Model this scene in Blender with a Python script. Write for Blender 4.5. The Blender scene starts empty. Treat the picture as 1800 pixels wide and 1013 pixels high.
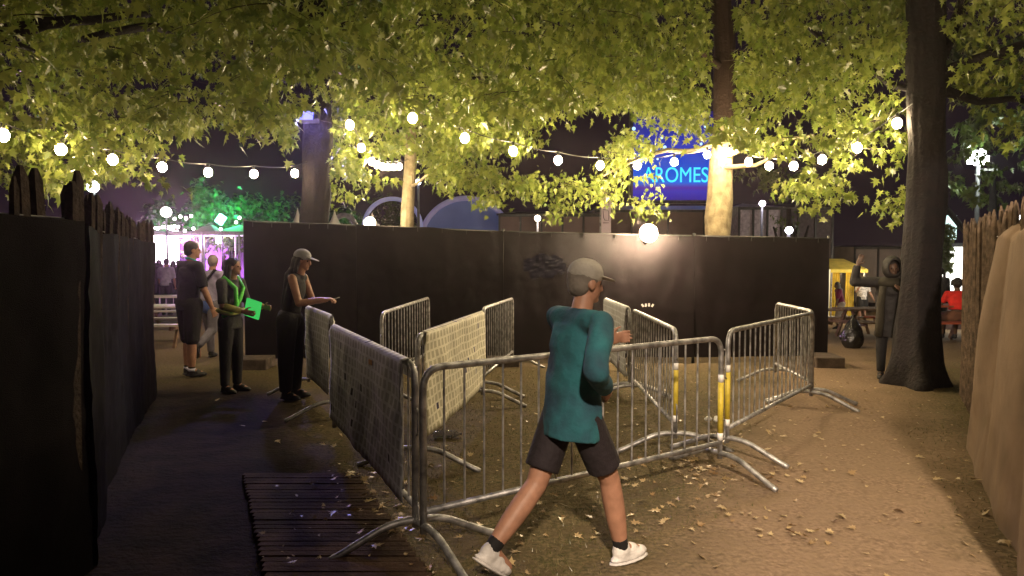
import bpy, bmesh, math, random
import numpy as np
from mathutils import Vector, Matrix, Euler, noise

R = math.radians
sc = bpy.context.scene
C = sc.collection
random.seed(7)

# ------------------------------------------------------------------ camera
F = 1250.0; CX = 900.0; CY = 506.5; YH = 452.0; EYE = 1.68
PITCH = math.atan((CY - YH) / F)
cam = bpy.data.cameras.new('camera'); camo = bpy.data.objects.new('camera', cam); C.objects.link(camo)
cam.lens = 36 * F / 1800; cam.sensor_width = 36; cam.clip_start = 0.05; cam.clip_end = 1000
camo.location = (0, 0, EYE); camo.rotation_euler = (math.pi / 2 - PITCH, 0, 0)
sc.camera = camo

# ------------------------------------------------------------------ world: a night sky
w = bpy.data.worlds.new('World'); sc.world = w; w.use_nodes = True
nt = w.node_tree; bg = nt.nodes['Background']
bg.inputs['Color'].default_value = (0.50, 0.27, 0.55, 1); bg.inputs['Strength'].default_value = 0.015

# ------------------------------------------------------------------ exposure, renderer
sc.view_settings.view_transform = 'Standard'; sc.view_settings.look = 'None'
sc.view_settings.exposure = 0.0; sc.view_settings.gamma = 1.0
sc.render.engine = 'CYCLES'
sc.cycles.use_denoising = True
try: sc.cycles.denoiser = 'OPENIMAGEDENOISE'
except Exception: pass
sc.cycles.use_light_tree = True
sc.cycles.max_bounces = 5; sc.cycles.diffuse_bounces = 3; sc.cycles.glossy_bounces = 2
sc.cycles.transmission_bounces = 3; sc.cycles.transparent_max_bounces = 6
sc.cycles.sample_clamp_indirect = 4.0
sc.cycles.caustics_reflective = False; sc.cycles.caustics_refractive = False

BULB = 350.0      # strength of the festoon bulbs
WARM = (1.0, 0.77, 0.44)

# ------------------------------------------------------------------ pixel -> world
_f = Vector((0, math.cos(PITCH), -math.sin(PITCH))); _u = Vector((0, math.sin(PITCH), math.cos(PITCH)))
def P(px, py, D):
    d = Vector((px - CX, 0, 0)) + _u * (CY - py) + _f * F
    return Vector((0, 0, EYE)) + d * (D / d.y)
def X(px, D): return P(px, YH, D).x
def PZ(py, D): return P(CX, py, D).z

def sstep(a, b, x):
    t = max(0, min(1, (x - a) / (b - a))); return t * t * (3 - 2 * t)
def gz(x, y):
    z = -0.75 * sstep(12.5, 24, y) * sstep(3.0, 6.0, x)
    z += 0.07 * math.exp(-((x - 3.55) ** 2 / .35 + (y - 7.2) ** 2 / .12))
    if abs(x) < 14 and -2 < y < 16:
        z += 0.010 * noise.noise(Vector((x * 5.5, y * 5.5, 2.2))) + 0.020 * (noise.noise(Vector((x * .7, y * .7, 1.3)))) + 0.007 * noise.noise(Vector((x * 3, y * 3, 5.1)))
    return z

# ------------------------------------------------------------------ materials
_mats = {}
def mat(name, col, rough=.7, metal=0, var=.25, scale=8, bump=0, bscale=None, emit=None, estr=0, spec=.5, trans=0, coat=0, col2=None, detail=6):
    if name in _mats: return _mats[name]
    m = bpy.data.materials.new(name); m.use_nodes = True
    n = m.node_tree.nodes; l = m.node_tree.links; b = n['Principled BSDF']
    b.inputs['Roughness'].default_value = rough; b.inputs['Metallic'].default_value = metal
    b.inputs['Specular IOR Level'].default_value = spec
    if coat: b.inputs['Coat Weight'].default_value = coat
    tc = n.new('ShaderNodeTexCoord')
    nz = n.new('ShaderNodeTexNoise'); nz.inputs['Scale'].default_value = scale; nz.inputs['Detail'].default_value = detail
    l.new(tc.outputs['Object'], nz.inputs['Vector'])
    mx = n.new('ShaderNodeMixRGB')
    c2 = col2 if col2 else tuple(min(1, c * (1 + var)) for c in col)
    c1 = col if col2 else tuple(c * (1 - var) for c in col)
    mx.inputs[1].default_value = (*c1, 1); mx.inputs[2].default_value = (*c2, 1)
    cr = n.new('ShaderNodeMapRange'); cr.inputs[1].default_value = .35; cr.inputs[2].default_value = .65
    l.new(nz.outputs['Fac'], cr.inputs[0]); l.new(cr.outputs[0], mx.inputs[0]); l.new(mx.outputs[0], b.inputs['Base Color'])
    if bump:
        nb = n.new('ShaderNodeTexNoise'); nb.inputs['Scale'].default_value = bscale or scale * 3; nb.inputs['Detail'].default_value = 8
        l.new(tc.outputs['Object'], nb.inputs['Vector'])
        bp = n.new('ShaderNodeBump'); bp.inputs['Strength'].default_value = bump; bp.inputs['Distance'].default_value = .02
        l.new(nb.outputs['Fac'], bp.inputs['Height']); l.new(bp.outputs[0], b.inputs['Normal'])
    if emit:
        b.inputs['Emission Color'].default_value = (*emit, 1); b.inputs['Emission Strength'].default_value = estr
    _mats[name] = m
    return m

def emat(name, col, s):
    if name in _mats: return _mats[name]
    m = bpy.data.materials.new(name); m.use_nodes = True
    n = m.node_tree.nodes; l = m.node_tree.links; n.remove(n['Principled BSDF'])
    e = n.new('ShaderNodeEmission'); e.inputs[0].default_value = (*col, 1); e.inputs[1].default_value = s
    l.new(e.outputs[0], n['Material Output'].inputs[0]); _mats[name] = m
    return m

GALV = mat('galvanised_steel', (.40, .40, .41), .50, .8, .45, 14, .15, 90)
DARKSTEEL = mat('dark_steel', (.05, .05, .05), .5, .6)
BLACKCLOTH = mat('black_screen_fabric', (.007, .004, .0055), .36, 0, .3, 3, .5, 260, spec=.22)
BLACKNET = mat('dark_netting', (.0022, .0012, .0026), .85, 0, .5, 3, .6, 200, spec=.08)
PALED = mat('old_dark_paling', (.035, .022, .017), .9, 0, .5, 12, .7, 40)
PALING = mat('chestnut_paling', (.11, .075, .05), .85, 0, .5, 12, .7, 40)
HESSIAN = mat('hessian', (.24, .165, .11), .95, 0, .15, 3, .6, 420)
WOOD = mat('weathered_wood', (.20, .12, .07), .8, 0, .4, 9, .6, 50)
BLOCK = mat('base_block', (.10, .075, .06), .9, 0, .3, 10, .5, 60)
SKIN = mat('skin', (.33, .17, .11), .55, 0, .12, 20)
SKIN2 = mat('skin_dark', (.10, .055, .035), .5, 0, .12, 20)
HAIR = mat('hair', (.012, .008, .008), .55, 0, .4, 60, .5, 120)
EYE_M = mat('eye', (.03, .02, .02), .2)
WHITECLOTH = mat('white_tent_cloth', (.75, .72, .70), .8, 0, .06, 3, .2, 10)
BLACKPLASTIC = mat('black_plastic', (.012, .012, .013), .22, 0, .3, 6, .9, 14, spec=.6)
YTAPE = mat('yellow_tape', (.60, .47, .05), .5, 0, .15, 25)

def bark_mat(name, c1, c2):
    m = mat(name, c1, .9, 0, .3, 6, 1.0, 24, col2=c2)
    return m
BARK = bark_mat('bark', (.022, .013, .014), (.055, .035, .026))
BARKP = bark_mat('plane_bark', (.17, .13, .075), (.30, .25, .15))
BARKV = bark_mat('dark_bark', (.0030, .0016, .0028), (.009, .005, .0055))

def leaf_mat(name, a, b_, tr=.4):
    m = bpy.data.materials.new(name); m.use_nodes = True
    n = m.node_tree.nodes; l = m.node_tree.links; b = n['Principled BSDF']
    g = n.new('ShaderNodeNewGeometry'); mx = n.new('ShaderNodeMixRGB')
    mx.inputs[1].default_value = (*a, 1); mx.inputs[2].default_value = (*b_, 1)
    l.new(g.outputs['Random Per Island'], mx.inputs[0]); l.new(mx.outputs[0], b.inputs['Base Color'])
    b.inputs['Roughness'].default_value = .34; b.inputs['Specular IOR Level'].default_value = .5
    t = n.new('ShaderNodeBsdfTranslucent'); l.new(mx.outputs[0], t.inputs[0])
    ms = n.new('ShaderNodeMixShader'); ms.inputs[0].default_value = tr
    l.new(b.outputs[0], ms.inputs[1]); l.new(t.outputs[0], ms.inputs[2]); l.new(ms.outputs[0], n['Material Output'].inputs[0])
    return m
LEAF = leaf_mat('leaf_green', (.125, .185, .028), (.33, .37, .085))
LEAFD = leaf_mat('leaf_deep_green', (.05, .08, .02), (.10, .13, .03))
DRYLEAF = leaf_mat('dry_leaf', (.22, .13, .06), (.50, .38, .20), .1)

# ground: trodden earth path with worn grass
def ground_mat():
    m = bpy.data.materials.new('trodden_ground'); m.use_nodes = True
    n = m.node_tree.nodes; l = m.node_tree.links; b = n['Principled BSDF']; b.inputs['Roughness'].default_value = .95
    b.inputs['Specular IOR Level'].default_value = .15
    g = n.new('ShaderNodeNewGeometry'); sx = n.new('ShaderNodeSeparateXYZ'); l.new(g.outputs['Position'], sx.inputs[0])
    def noi(s, d=6):
        k = n.new('ShaderNodeTexNoise'); k.inputs['Scale'].default_value = s; k.inputs['Detail'].default_value = d
        l.new(g.outputs['Position'], k.inputs['Vector']); return k.outputs['Fac']
    def ma(op, a, b2, c=None):
        k = n.new('ShaderNodeMath'); k.operation = op
        for i, v in enumerate((a, b2, c)):
            if v is None: continue
            if isinstance(v, (int, float)): k.inputs[i].default_value = v
            else: l.new(v, k.inputs[i])
        return k.outputs[0]
    def mix(f, a, c):
        k = n.new('ShaderNodeMixRGB'); l.new(f, k.inputs[0])
        for i, v in ((1, a), (2, c)):
            if isinstance(v, tuple): k.inputs[i].default_value = (*v, 1)
            else: l.new(v, k.inputs[i])
        return k.outputs[0]
    # path centre line: from the lower right towards the gap
    d = ma('ABSOLUTE', ma('SUBTRACT', sx.outputs[0], ma('MULTIPLY_ADD', sx.outputs[1], .45, .12)), 0)
    wob = ma('MULTIPLY_ADD', noi(1.1), 1.4, -.7)
    dd = ma('ADD', d, wob)
    pathf = n.new('ShaderNodeMapRange'); pathf.inputs[1].default_value = .50; pathf.inputs[2].default_value = 1.35
    pathf.inputs[3].default_value = 1; pathf.inputs[4].default_value = 0; l.new(dd, pathf.inputs[0])
    fine = n.new('ShaderNodeMapRange'); fine.inputs[1].default_value = .38; fine.inputs[2].default_value = .62; l.new(noi(34, 8), fine.inputs[0])
    mid = n.new('ShaderNodeMapRange'); mid.inputs[1].default_value = .35; mid.inputs[2].default_value = .68; l.new(noi(4.5, 8), mid.inputs[0])
    dirt = mix(fine.outputs[0], (.16, .11, .072), (.275, .195, .13))
    dirt = mix(mid.outputs[0], dirt, (.225, .16, .105))
    grass = mix(fine.outputs[0], (.045, .045, .018), (.15, .115, .06))
    grass = mix(mid.outputs[0], grass, (.095, .07, .038))
    far = n.new('ShaderNodeMapRange'); far.inputs[1].default_value = 10.5; far.inputs[2].default_value = 12.5; l.new(sx.outputs[1], far.inputs[0])
    pf = ma('MAXIMUM', pathf.outputs[0], ma('MULTIPLY', far.outputs[0], .75))
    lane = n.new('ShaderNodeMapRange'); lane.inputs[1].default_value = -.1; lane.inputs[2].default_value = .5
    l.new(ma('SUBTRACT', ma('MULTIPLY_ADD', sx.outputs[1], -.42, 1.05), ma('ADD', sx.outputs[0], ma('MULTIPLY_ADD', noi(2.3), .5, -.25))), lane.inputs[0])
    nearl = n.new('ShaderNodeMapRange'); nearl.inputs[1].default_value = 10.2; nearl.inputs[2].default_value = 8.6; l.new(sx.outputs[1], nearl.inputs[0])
    lane_shade = mix(mid.outputs[0], (.009, .005, .007), (.024, .014, .013))  # unlit left lane darkened in the ground colour itself
    l.new(mix(ma('MULTIPLY', lane.outputs[0], nearl.outputs[0]), mix(pf, grass, dirt), lane_shade), b.inputs['Base Color'])
    bp = n.new('ShaderNodeBump'); bp.inputs['Strength'].default_value = .7; bp.inputs['Distance'].default_value = .025
    l.new(ma('ADD', noi(22, 10), ma('MULTIPLY', noi(90, 4), .35)), bp.inputs['Height']); l.new(bp.outputs[0], b.inputs['Normal'])
    return m
GROUND = ground_mat()

# banner cloth with rows of small slanted blocks
def banner_mat(name, base, patch, dark, thr):
    m = bpy.data.materials.new(name); m.use_nodes = True
    n = m.node_tree.nodes; l = m.node_tree.links; b = n['Principled BSDF']; b.inputs['Roughness'].default_value = .8
    uv = n.new('ShaderNodeUVMap'); sx = n.new('ShaderNodeSeparateXYZ'); l.new(uv.outputs[0], sx.inputs[0])
    def ma(op, a, b2=None):
        k = n.new('ShaderNodeMath'); k.operation = op
        for i, v in enumerate((a, b2)):
            if v is None: continue
            if isinstance(v, (int, float)): k.inputs[i].default_value = v
            else: l.new(v, k.inputs[i])
        return k.outputs[0]
    v = ma('DIVIDE', sx.outputs[1], .076); row = ma('FLOOR', v); fy = ma('FRACT', v)
    u = ma('ADD', ma('DIVIDE', sx.outputs[0], .098), ma('MULTIPLY', row, .37)); col = ma('FLOOR', u); fx = ma('FRACT', u)
    fx = ma('ADD', fx, ma('MULTIPLY', ma('SUBTRACT', fy, .5), .16))
    mask = ma('MULTIPLY', ma('LESS_THAN', ma('ABSOLUTE', ma('SUBTRACT', fx, .5)), .30), ma('LESS_THAN', ma('ABSOLUTE', ma('SUBTRACT', fy, .5)), .37))
    cb = n.new('ShaderNodeCombineXYZ'); l.new(col, cb.inputs[0]); l.new(row, cb.inputs[1])
    wn = n.new('ShaderNodeTexWhiteNoise'); wn.noise_dimensions = '2D'; l.new(cb.outputs[0], wn.inputs['Vector'])
    isd = ma('GREATER_THAN', wn.outputs[0], thr)
    m1 = n.new('ShaderNodeMixRGB'); m1.inputs[1].default_value = (*patch, 1); m1.inputs[2].default_value = (*dark, 1); l.new(isd, m1.inputs[0])
    m2 = n.new('ShaderNodeMixRGB'); m2.inputs[1].default_value = (*base, 1); l.new(m1.outputs[0], m2.inputs[2]); l.new(mask, m2.inputs[0])
    nz = n.new('ShaderNodeTexNoise'); nz.inputs['Scale'].default_value = 5; nz.inputs['Detail'].default_value = 8; l.new(uv.outputs[0], nz.inputs['Vector'])
    m3 = n.new('ShaderNodeMixRGB'); m3.blend_type = 'MULTIPLY'; m3.inputs[0].default_value = .5; l.new(m2.outputs[0], m3.inputs[1])
    mr = n.new('ShaderNodeMapRange'); mr.inputs[1].default_value = .3; mr.inputs[2].default_value = .6; mr.inputs[3].default_value = .5; mr.inputs[4].default_value = 1; l.new(nz.outputs['Fac'], mr.inputs[0])
    l.new(mr.outputs[0], m3.inputs[2]); l.new(m3.outputs[0], b.inputs['Base Color'])
    bp = n.new('ShaderNodeBump'); bp.inputs['Strength'].default_value = .5; bp.inputs['Distance'].default_value = .02
    l.new(nz.outputs['Fac'], bp.inputs['Height']); l.new(bp.outputs[0], b.inputs['Normal'])
    return m
BANNER = banner_mat('printed_banner', (.88, .85, .70), (.56, .53, .38), (.03, .03, .09), .978)
BANNERG = banner_mat('printed_banner_grey', (.66, .67, .72), (.42, .42, .45), (.02, .02, .04), .965)

# ------------------------------------------------------------------ mesh builder
class MB:
    def __init__(s): s.v = []; s.f = []
    def add(s, vs, fs):
        o = len(s.v); s.v += [tuple(v) for v in vs]; s.f += [tuple(i + o for i in f) for f in fs]; return s
    def box(s, c, d, rz=0, rx=0, ry=0):
        M = Matrix.Translation(c) @ Euler((rx, ry, rz)).to_matrix().to_4x4()
        h = [x / 2 for x in d]; b = min(h) * .12
        vs = []
        for sx in (-1, 1):
            for sy in (-1, 1):
                for sz in (-1, 1): vs.append(M @ Vector((sx * h[0], sy * h[1], sz * h[2])))
        return s.add(vs, [(0, 1, 3, 2), (4, 6, 7, 5), (0, 4, 5, 1), (2, 3, 7, 6), (0, 2, 6, 4), (1, 5, 7, 3)])
    def tube(s, pts, r, n=8, cap=True):
        pts = [Vector(p) for p in pts]; k = len(pts)
        rs = r if isinstance(r, (list, tuple)) else [r] * k
        vs = []; prev = None
        for i, p in enumerate(pts):
            t = (pts[min(i + 1, k - 1)] - pts[max(i - 1, 0)])
            t = t.normalized() if t.length > 1e-9 else Vector((0, 0, 1))
            if prev is None:
                a = Vector((0, 0, 1)) if abs(t.z) < .9 else Vector((1, 0, 0))
                a = t.cross(a).normalized()
            else:
                a = (prev - t * prev.dot(t)).normalized()
            prev = a; b = t.cross(a)
            for j in range(n):
                an = 2 * math.pi * j / n
                vs.append(p + (a * math.cos(an) + b * math.sin(an)) * rs[i])
        fs = []
        for i in range(k - 1):
            for j in range(n):
                fs.append((i * n + j, i * n + (j + 1) % n, (i + 1) * n + (j + 1) % n, (i + 1) * n + j))
        if cap: fs += [tuple(range(n - 1, -1, -1)), tuple((k - 1) * n + j for j in range(n))]
        return s.add(vs, fs)
    def ell(s, c, r, M=None, nu=12, nv=8):
        c = Vector(c); vs = []; fs = []
        r = (r, r, r) if isinstance(r, (int, float)) else r
        def T(v):
            v = Vector((v[0] * r[0], v[1] * r[1], v[2] * r[2]))
            return c + (M @ v if M is not None else v)
        vs.append(T((0, 0, 1)))
        for i in range(1, nv):
            th = math.pi * i / nv
            for j in range(nu):
                ph = 2 * math.pi * j / nu
                vs.append(T((math.sin(th) * math.cos(ph), math.sin(th) * math.sin(ph), math.cos(th))))
        vs.append(T((0, 0, -1)))
        for j in range(nu): fs.append((0, 1 + j, 1 + (j + 1) % nu))
        for i in range(nv - 2):
            for j in range(nu):
                a = 1 + i * nu; fs.append((a + j, a + nu + j, a + nu + (j + 1) % nu, a + (j + 1) % nu))
        a = 1 + (nv - 2) * nu; e = len(vs) - 1
        for j in range(nu): fs.append((a + j, e, a + (j + 1) % nu))
        return s.add(vs, fs)
    def mesh(s, name, m, smooth=False):
        me = bpy.data.meshes.new(name); me.from_pydata([tuple(v) for v in s.v], [], s.f); me.update()
        if m: me.materials.append(m)
        if smooth: me.polygons.foreach_set('use_smooth', [True] * len(me.polygons))
        return me
    def build(s, name, m, parent=None, smooth=False):
        o = bpy.data.objects.new(name, s.mesh(name, m, smooth)); C.objects.link(o)
        if parent: attach(o, parent)
        return o

def attach(o, parent):
    # meshes are written in world coordinates; the parent is an Empty somewhere: keep them in place
    o.parent = parent
    o.matrix_parent_inverse = Matrix.Identity(4)
    M = Matrix.LocRotScale(parent.location, parent.rotation_euler, None).inverted()
    if parent.parent is None: o.data.transform(M)
    else:
        M2 = Matrix.LocRotScale(parent.parent.location, parent.parent.rotation_euler, None)
        o.data.transform((M2 @ Matrix.LocRotScale(parent.location, parent.rotation_euler, None)).inverted())
    return o

def tag(o, label=None, cat=None, group=None, kind=None):
    if label: o['label'] = label
    if cat: o['category'] = cat
    if group: o['group'] = group
    if kind: o['kind'] = kind
    return o
def thing(name, loc, label, cat, group=None):
    o = bpy.data.objects.new(name, None); C.objects.link(o); o.location = loc; o.empty_display_size = .1
    return tag(o, label, cat, group)
def bevel(o, w=.01, seg=2):
    md = o.modifiers.new('bevel', 'BEVEL'); md.width = w; md.segments = seg; md.limit_method = 'ANGLE'
    return o

# ------------------------------------------------------------------ ground
def build_ground():
    def axis(a, b, n, fine):
        t = np.linspace(-1, 1, n); v = np.sinh(t * fine) / math.sinh(fine)
        return v
    ax = axis(0, 0, 211, 5.2) * 150
    ay = axis(0, 0, 211, 5.2) * 150 + 5
    vs = [(x, y, gz(x, y)) for y in ay for x in ax]
    n = len(ax)
    fs = [(j * n + i, j * n + i + 1, (j + 1) * n + i + 1, (j + 1) * n + i) for j in range(n - 1) for i in range(n - 1)]
    me = bpy.data.meshes.new('ground'); me.from_pydata(vs, [], fs); me.materials.append(GROUND)
    me.polygons.foreach_set('use_smooth', [True] * len(me.polygons))
    o = bpy.data.objects.new('ground', me); C.objects.link(o); tag(o, kind='structure')
build_ground()

# boardwalk of ribbed planks on the left lane
bwm = mat('boardwalk_plank', (.065, .040, .028), .9, 0, .5, 3, .6, 40, spec=.12)
mb = MB()
y = 2.9
while y < 5.35:
    z0 = .022 + random.uniform(-.003, .003)
    mb.box((-1.02 + random.uniform(-.008, .008) - (y - 4) * .44, y, z0), (.86  , .056, .035), R(random.uniform(-.15, .15)))
    y += .061 + random.uniform(0, .009)
o = mb.build('boardwalk', bwm); tag(o, kind='structure')

# ------------------------------------------------------------------ leaves helper
LEAF2D = [(0, 0), (.08, .03), (.30, -.10), (.22, .12), (.56, .26), (.26, .33), (.20, .40), (.36, .68), (.13, .58), (0, 1.05),
          (-.13, .58), (-.36, .68), (-.20, .40), (-.26, .33), (-.56, .26), (-.22, .12), (-.30, -.10), (-.08, .03)]
def leaves_mesh(name, items, material, shape=LEAF2D):
    """items: list of (pos, tipdir, normal, size)"""
    k = len(shape); n = len(items)
    sh = np.array(shape)
    pos = np.array([i[0] for i in items], dtype=float).reshape(n, 3)
    tip = np.array([i[1] for i in items], dtype=float).reshape(n, 3)
    nor = np.array([i[2] for i in items], dtype=float).reshape(n, 3)
    siz = np.array([i[3] for i in items], dtype=float).reshape(n, 1)
    tip /= np.linalg.norm(tip, axis=1, keepdims=True) + 1e-9
    side = np.cross(tip, nor); side /= np.linalg.norm(side, axis=1, keepdims=True) + 1e-9
    nor = np.cross(side, tip)
    rs = np.random.RandomState(len(items))
    fold = rs.uniform(-.1, .45, n)[:, None]; curl = rs.uniform(-.1, .35, n)[:, None]
    V = np.zeros((n, k + 1, 3))
    asym = rs.uniform(.75, 1.2, (n, k)); wid = rs.uniform(.65, 1.1, n)[:, None]
    for j in range(k):
        u, v = sh[j]
        u = u * asym[:, j:j + 1] * wid
        h = np.abs(u) * fold - (v ** 2) * curl
        V[:, j, :] = pos + siz * (side * u + tip * v + nor * h)
    V[:, k, :] = pos + siz * (tip * .3 - nor * (.09 * curl))
    base = (np.arange(n) * (k + 1))[:, None]
    tri = np.array([[j, (j + 1) % k, k] for j in range(k)])
    faces = (base[:, :, None] + tri[None, :, :]).reshape(-1)
    me = bpy.data.meshes.new(name)
    me.vertices.add(n * (k + 1)); me.vertices.foreach_set('co', V.reshape(-1))
    nf = n * k
    me.loops.add(nf * 3); me.loops.foreach_set('vertex_index', faces.astype(np.int32))
    me.polygons.add(nf); me.polygons.foreach_set('loop_start', (np.arange(nf) * 3).astype(np.int32))
    try: me.polygons.foreach_set('loop_total', np.full(nf, 3, dtype=np.int32))
    except Exception: pass
    me.update(calc_edges=True); me.validate()
    me.materials.append(material)
    return me
#@@SETTING
# ------------------------------------------------------------------ festoon bulb positions (needed to keep leaves off them)
CHAINS = [
 ('warm festoon string sagging over the left fence towards the dark trunk with the blue lamp', [(-95,205,6.6),(5,238,7.4),(107,263,8.3),(198,281,9.2),(285,294,10.0),(366,303,10.8),(446,306,11.5),(518,305,12.2)], (545,290,12.6)),
 ('short steep festoon string between the blue lamp trunk and the thin lit trunk', [(615,220,10.6),(635,260,12.0),(653,284,13.0),(663,290,13.6),(673,293,14.1),(682,294,14.6),(692,294,15.1),(702,293,15.6)], (716,288,16.4)),  # lower bulbs packed close, some added to imitate glare
 ('longest festoon string crossing in front of the blue screen to the bright lit trunk', [(725,208,9.6),(817,243,10.0),(902,266,10.5),(981,282,11.0),(1055,291,11.4),(1120,291,11.9),(1185,285,12.3),(1243,272,12.7)], (1262,262,12.95)),
 ('festoon string rising from the bright lit trunk to the large dark trunk on the right', [(1282,268,12.7),(1316,285,12.2),(1352,292,11.7),(1395,292,11.2),(1445,281,10.7),(1507,260,10.1),(1577,217,9.4)], (1604,196,9.1)),
]
BULBS = [P(*b) for ch in CHAINS for b in ch[1]]
BULBPX = [b for ch in CHAINS for b in ch[1]]

def inpoly(x, y, poly):
    c = False; j = len(poly) - 1
    for i in range(len(poly)):
        xi, yi = poly[i]; xj, yj = poly[j]
        if (yi > y) != (yj > y) and x < (xj - xi) * (y - yi) / (yj - yi) + xi: c = not c
        j = i
    return c
def project(v):
    d = v - Vector((0, 0, EYE)); z = d.dot(_f)
    return CX + F * d.x / z, CY - F * d.dot(_u) / z

# polygon (px), depth range, coverage, leaf size
REG = [
 # left canopy, lower edge follows the photo
 ([(-200,-160),(548,-160),(545,225),(522,255),(470,240),(430,232),(400,205),(350,212),(320,222),(285,240),(296,300),(240,312),(180,300),(110,330),(-200,330)], 7.5, 12, 3.2, (.12,.18)),
 ([(-200,-160),(900,-160),(900,110),(560,130),(480,150),(300,160),(100,200),(-200,210)], 5.0, 7.6, 1.0, (.12,.17)),
 # middle canopy
 ([(575,-160),(1000,-160),(1100,-100),(1150,180),(1050,182),(985,180),(950,235),(945,270),(905,268),(872,255),(868,300),(876,370),(858,368),(845,335),(800,325),(745,310),(700,295),(660,325),(630,350),(605,360),(586,350)], 10.5, 15.5, 4.0, (.12,.17)),
 ([(860,-160),(1240,-160),(1240,150),(1100,190),(960,185),(870,235),(800,225),(700,180),(620,170),(600,100)], 8, 10.5, 1.9, (.12,.18)),
 ([(985,195),(1010,205),(1045,255),(1030,268),(1000,252),(965,228)], 9.5, 10.5, 1.0, (.13,.17)),
 # hanging branch in front of the screen
 ([(888,320),(960,302),(1045,296),(1060,262),(1110,232),(1150,225),(1175,262),(1150,300),(1120,318),(1158,350),(1160,375),(1110,385),(1065,350),(1045,368),(1005,338),(985,375),(962,372),(945,332),(900,332)], 11.2, 12.6, 2.5, (.11,.16)),
 ([(1100,190),(1240,160),(1240,205),(1180,215),(1120,215)], 10.5, 12, 2.3, (.12,.16)),
 # right canopy
 ([(1100,-160),(1258,-160),(1250,190),(1245,250),(1238,262),(1200,210),(1110,190)], 10, 12.8, 2.2, (.12,.17)),
 ([(1290,-160),(1605,-160),(1600,180),(1560,205),(1500,240),(1470,250),(1420,255),(1340,255),(1293,262),(1240,258),(1245,195),(1290,200)], 8.8, 12.2, 3.1, (.13,.18)),
 ([(1395,275),(1460,255),(1560,215),(1600,220),(1600,418),(1560,412),(1530,402),(1502,385),(1484,345),(1455,335),(1425,330),(1415,365),(1402,355)], 9.3, 11.2, 2.0, (.12,.17)),
 # right of the large dark trunk
 ([(1668,100),(1760,110),(1860,95),(1860,235),(1790,235),(1745,222),(1700,200),(1668,185)], 7.8, 9.6, 1.6, (.12,.17)),
 ([(1655,-160),(1950,-160),(1950,90),(1760,80),(1655,60)], 7.5, 12, 1.6, (.12,.17)),
]
REGD = [  # trees further back, dim
 ([(1655,60),(1950,60),(1950,340),(1800,335),(1760,375),(1700,330),(1655,330)], 17, 24, 1.3, (.2,.3)),
 ([(1345,295),(1410,290),(1440,330),(1410,400),(1370,405),(1345,360)], 15.5, 18, 1.2, (.14,.2)),
 ([(1288,270),(1345,280),(1342,320),(1300,325),(1288,330)], 14.5, 16, .8, (.13,.18)),
]
TREES = { 'right': (1620, 9.3), 'blue': (556, 12.7), 'thin': (719, 16.5), 'lit': (1266, 13.1), 'near_left': (-420, 6.0) }
LITEMS = {k: [] for k in TREES}; LTW = {k: MB() for k in TREES}; LDIM = []
rnd = random.Random(11)
def owner(p, px):
    best = None; bd = 1e9
    for k, (tx, tD) in TREES.items():
        q = Vector((X(tx, tD), tD)); d = (q - Vector((p.x, p.y))).length
        if d < bd: bd = d; best = k
    return best
def keep_clear(px, py, D):
    if 1250 < px < 1293 and py < 205 and D < 13: return False
    if 1592 < px < 1652 and D < 9.6: return False
    if 528 < px < 582 and 195 < py < 420 and D < 13: return False
    if 1236 < px < 1292 and 245 < py < 430 and D < 13.3: return False
    if 706 < px < 733 and 268 < py < 430 and D < 16.8: return False
    return True
def spray(c, nleaf, size, items, twigs):
    # a drooping twig with leaves along it
    a = rnd.uniform(0, 2 * math.pi); out = Vector((math.cos(a), math.sin(a) * .7, 0))
    L = rnd.uniform(.3, .75)
    pts = []
    for i in range(5):
        t = i / 4 - .5
        pts.append(c + out * (t * L) + Vector((0, 0, -.32 * L * (t + .5) ** 2 + .08)))
    if rnd.random() < .7: twigs.tube(pts, [.006, .005, .004, .003, .002], 3, False)
    for i in range(nleaf):
        t = rnd.random(); k = min(3, int(t * 4)); fr = t * 4 - k
        p = pts[k].lerp(pts[k + 1], fr) + Vector((rnd.gauss(0, .11), rnd.gauss(0, .11), rnd.gauss(-.04, .09)))
        h = Vector((rnd.gauss(0, 1), rnd.gauss(0, 1), 0)).normalized()
        tip = (h * rnd.uniform(.25, .9) + out * .3 + Vector((0, 0, -rnd.uniform(.3, 1.1)))).normalized()
        nor = (Vector((0, 0, 1)) + Vector((rnd.gauss(0, .5), rnd.gauss(0, .5), rnd.gauss(0, .3)))).normalized()
        s = rnd.uniform(*size) * rnd.choice((.5, .62, .74, .86, .95))
        px, py = project(p); D = p.y
        if not keep_clear(px, py, D): continue
        bad = False
        for b, bp in zip(BULBS, BULBPX):
            if (p - b).length < .24: bad = True; break
            if D < bp[2] + .1 and (px - bp[0]) ** 2 + (py - bp[1]) ** 2 < 19 ** 2: bad = True; break
        if bad: continue
        items.append((tuple(p), tuple(tip), tuple(nor), s))
def fill(regs, dim):
    for poly, d0, d1, cov, size in regs:
        xs = [q[0] for q in poly]; ys = [q[1] for q in poly]
        area = abs(sum(poly[i][0] * poly[(i + 1) % len(poly)][1] - poly[(i + 1) % len(poly)][0] * poly[i][1] for i in range(len(poly)))) / 2
        Dm = (d0 + d1) / 2; sm = sum(size) / 2
        n = int(cov * area / (26 * .22 * sm * sm * .55 * (F / Dm) ** 2))
        k = 0
        while k < n:
            px = rnd.uniform(min(xs), max(xs)); py = rnd.uniform(min(ys), max(ys))
            if not inpoly(px, py, poly): continue
            k += 1
            if rnd.random() < .10: continue
            # clumpiness: leave irregular gaps
            if noise.noise(Vector((px / 60, py / 40, d0))) < -.26: continue
            D = rnd.uniform(d0, d1); p = P(px, py, D)
            if dim: spray(p, 26, size, LDIM, LTW['lit'])
            else:
                o = owner(p, px); spray(p, 26, size, LITEMS[o], LTW[o])
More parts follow.
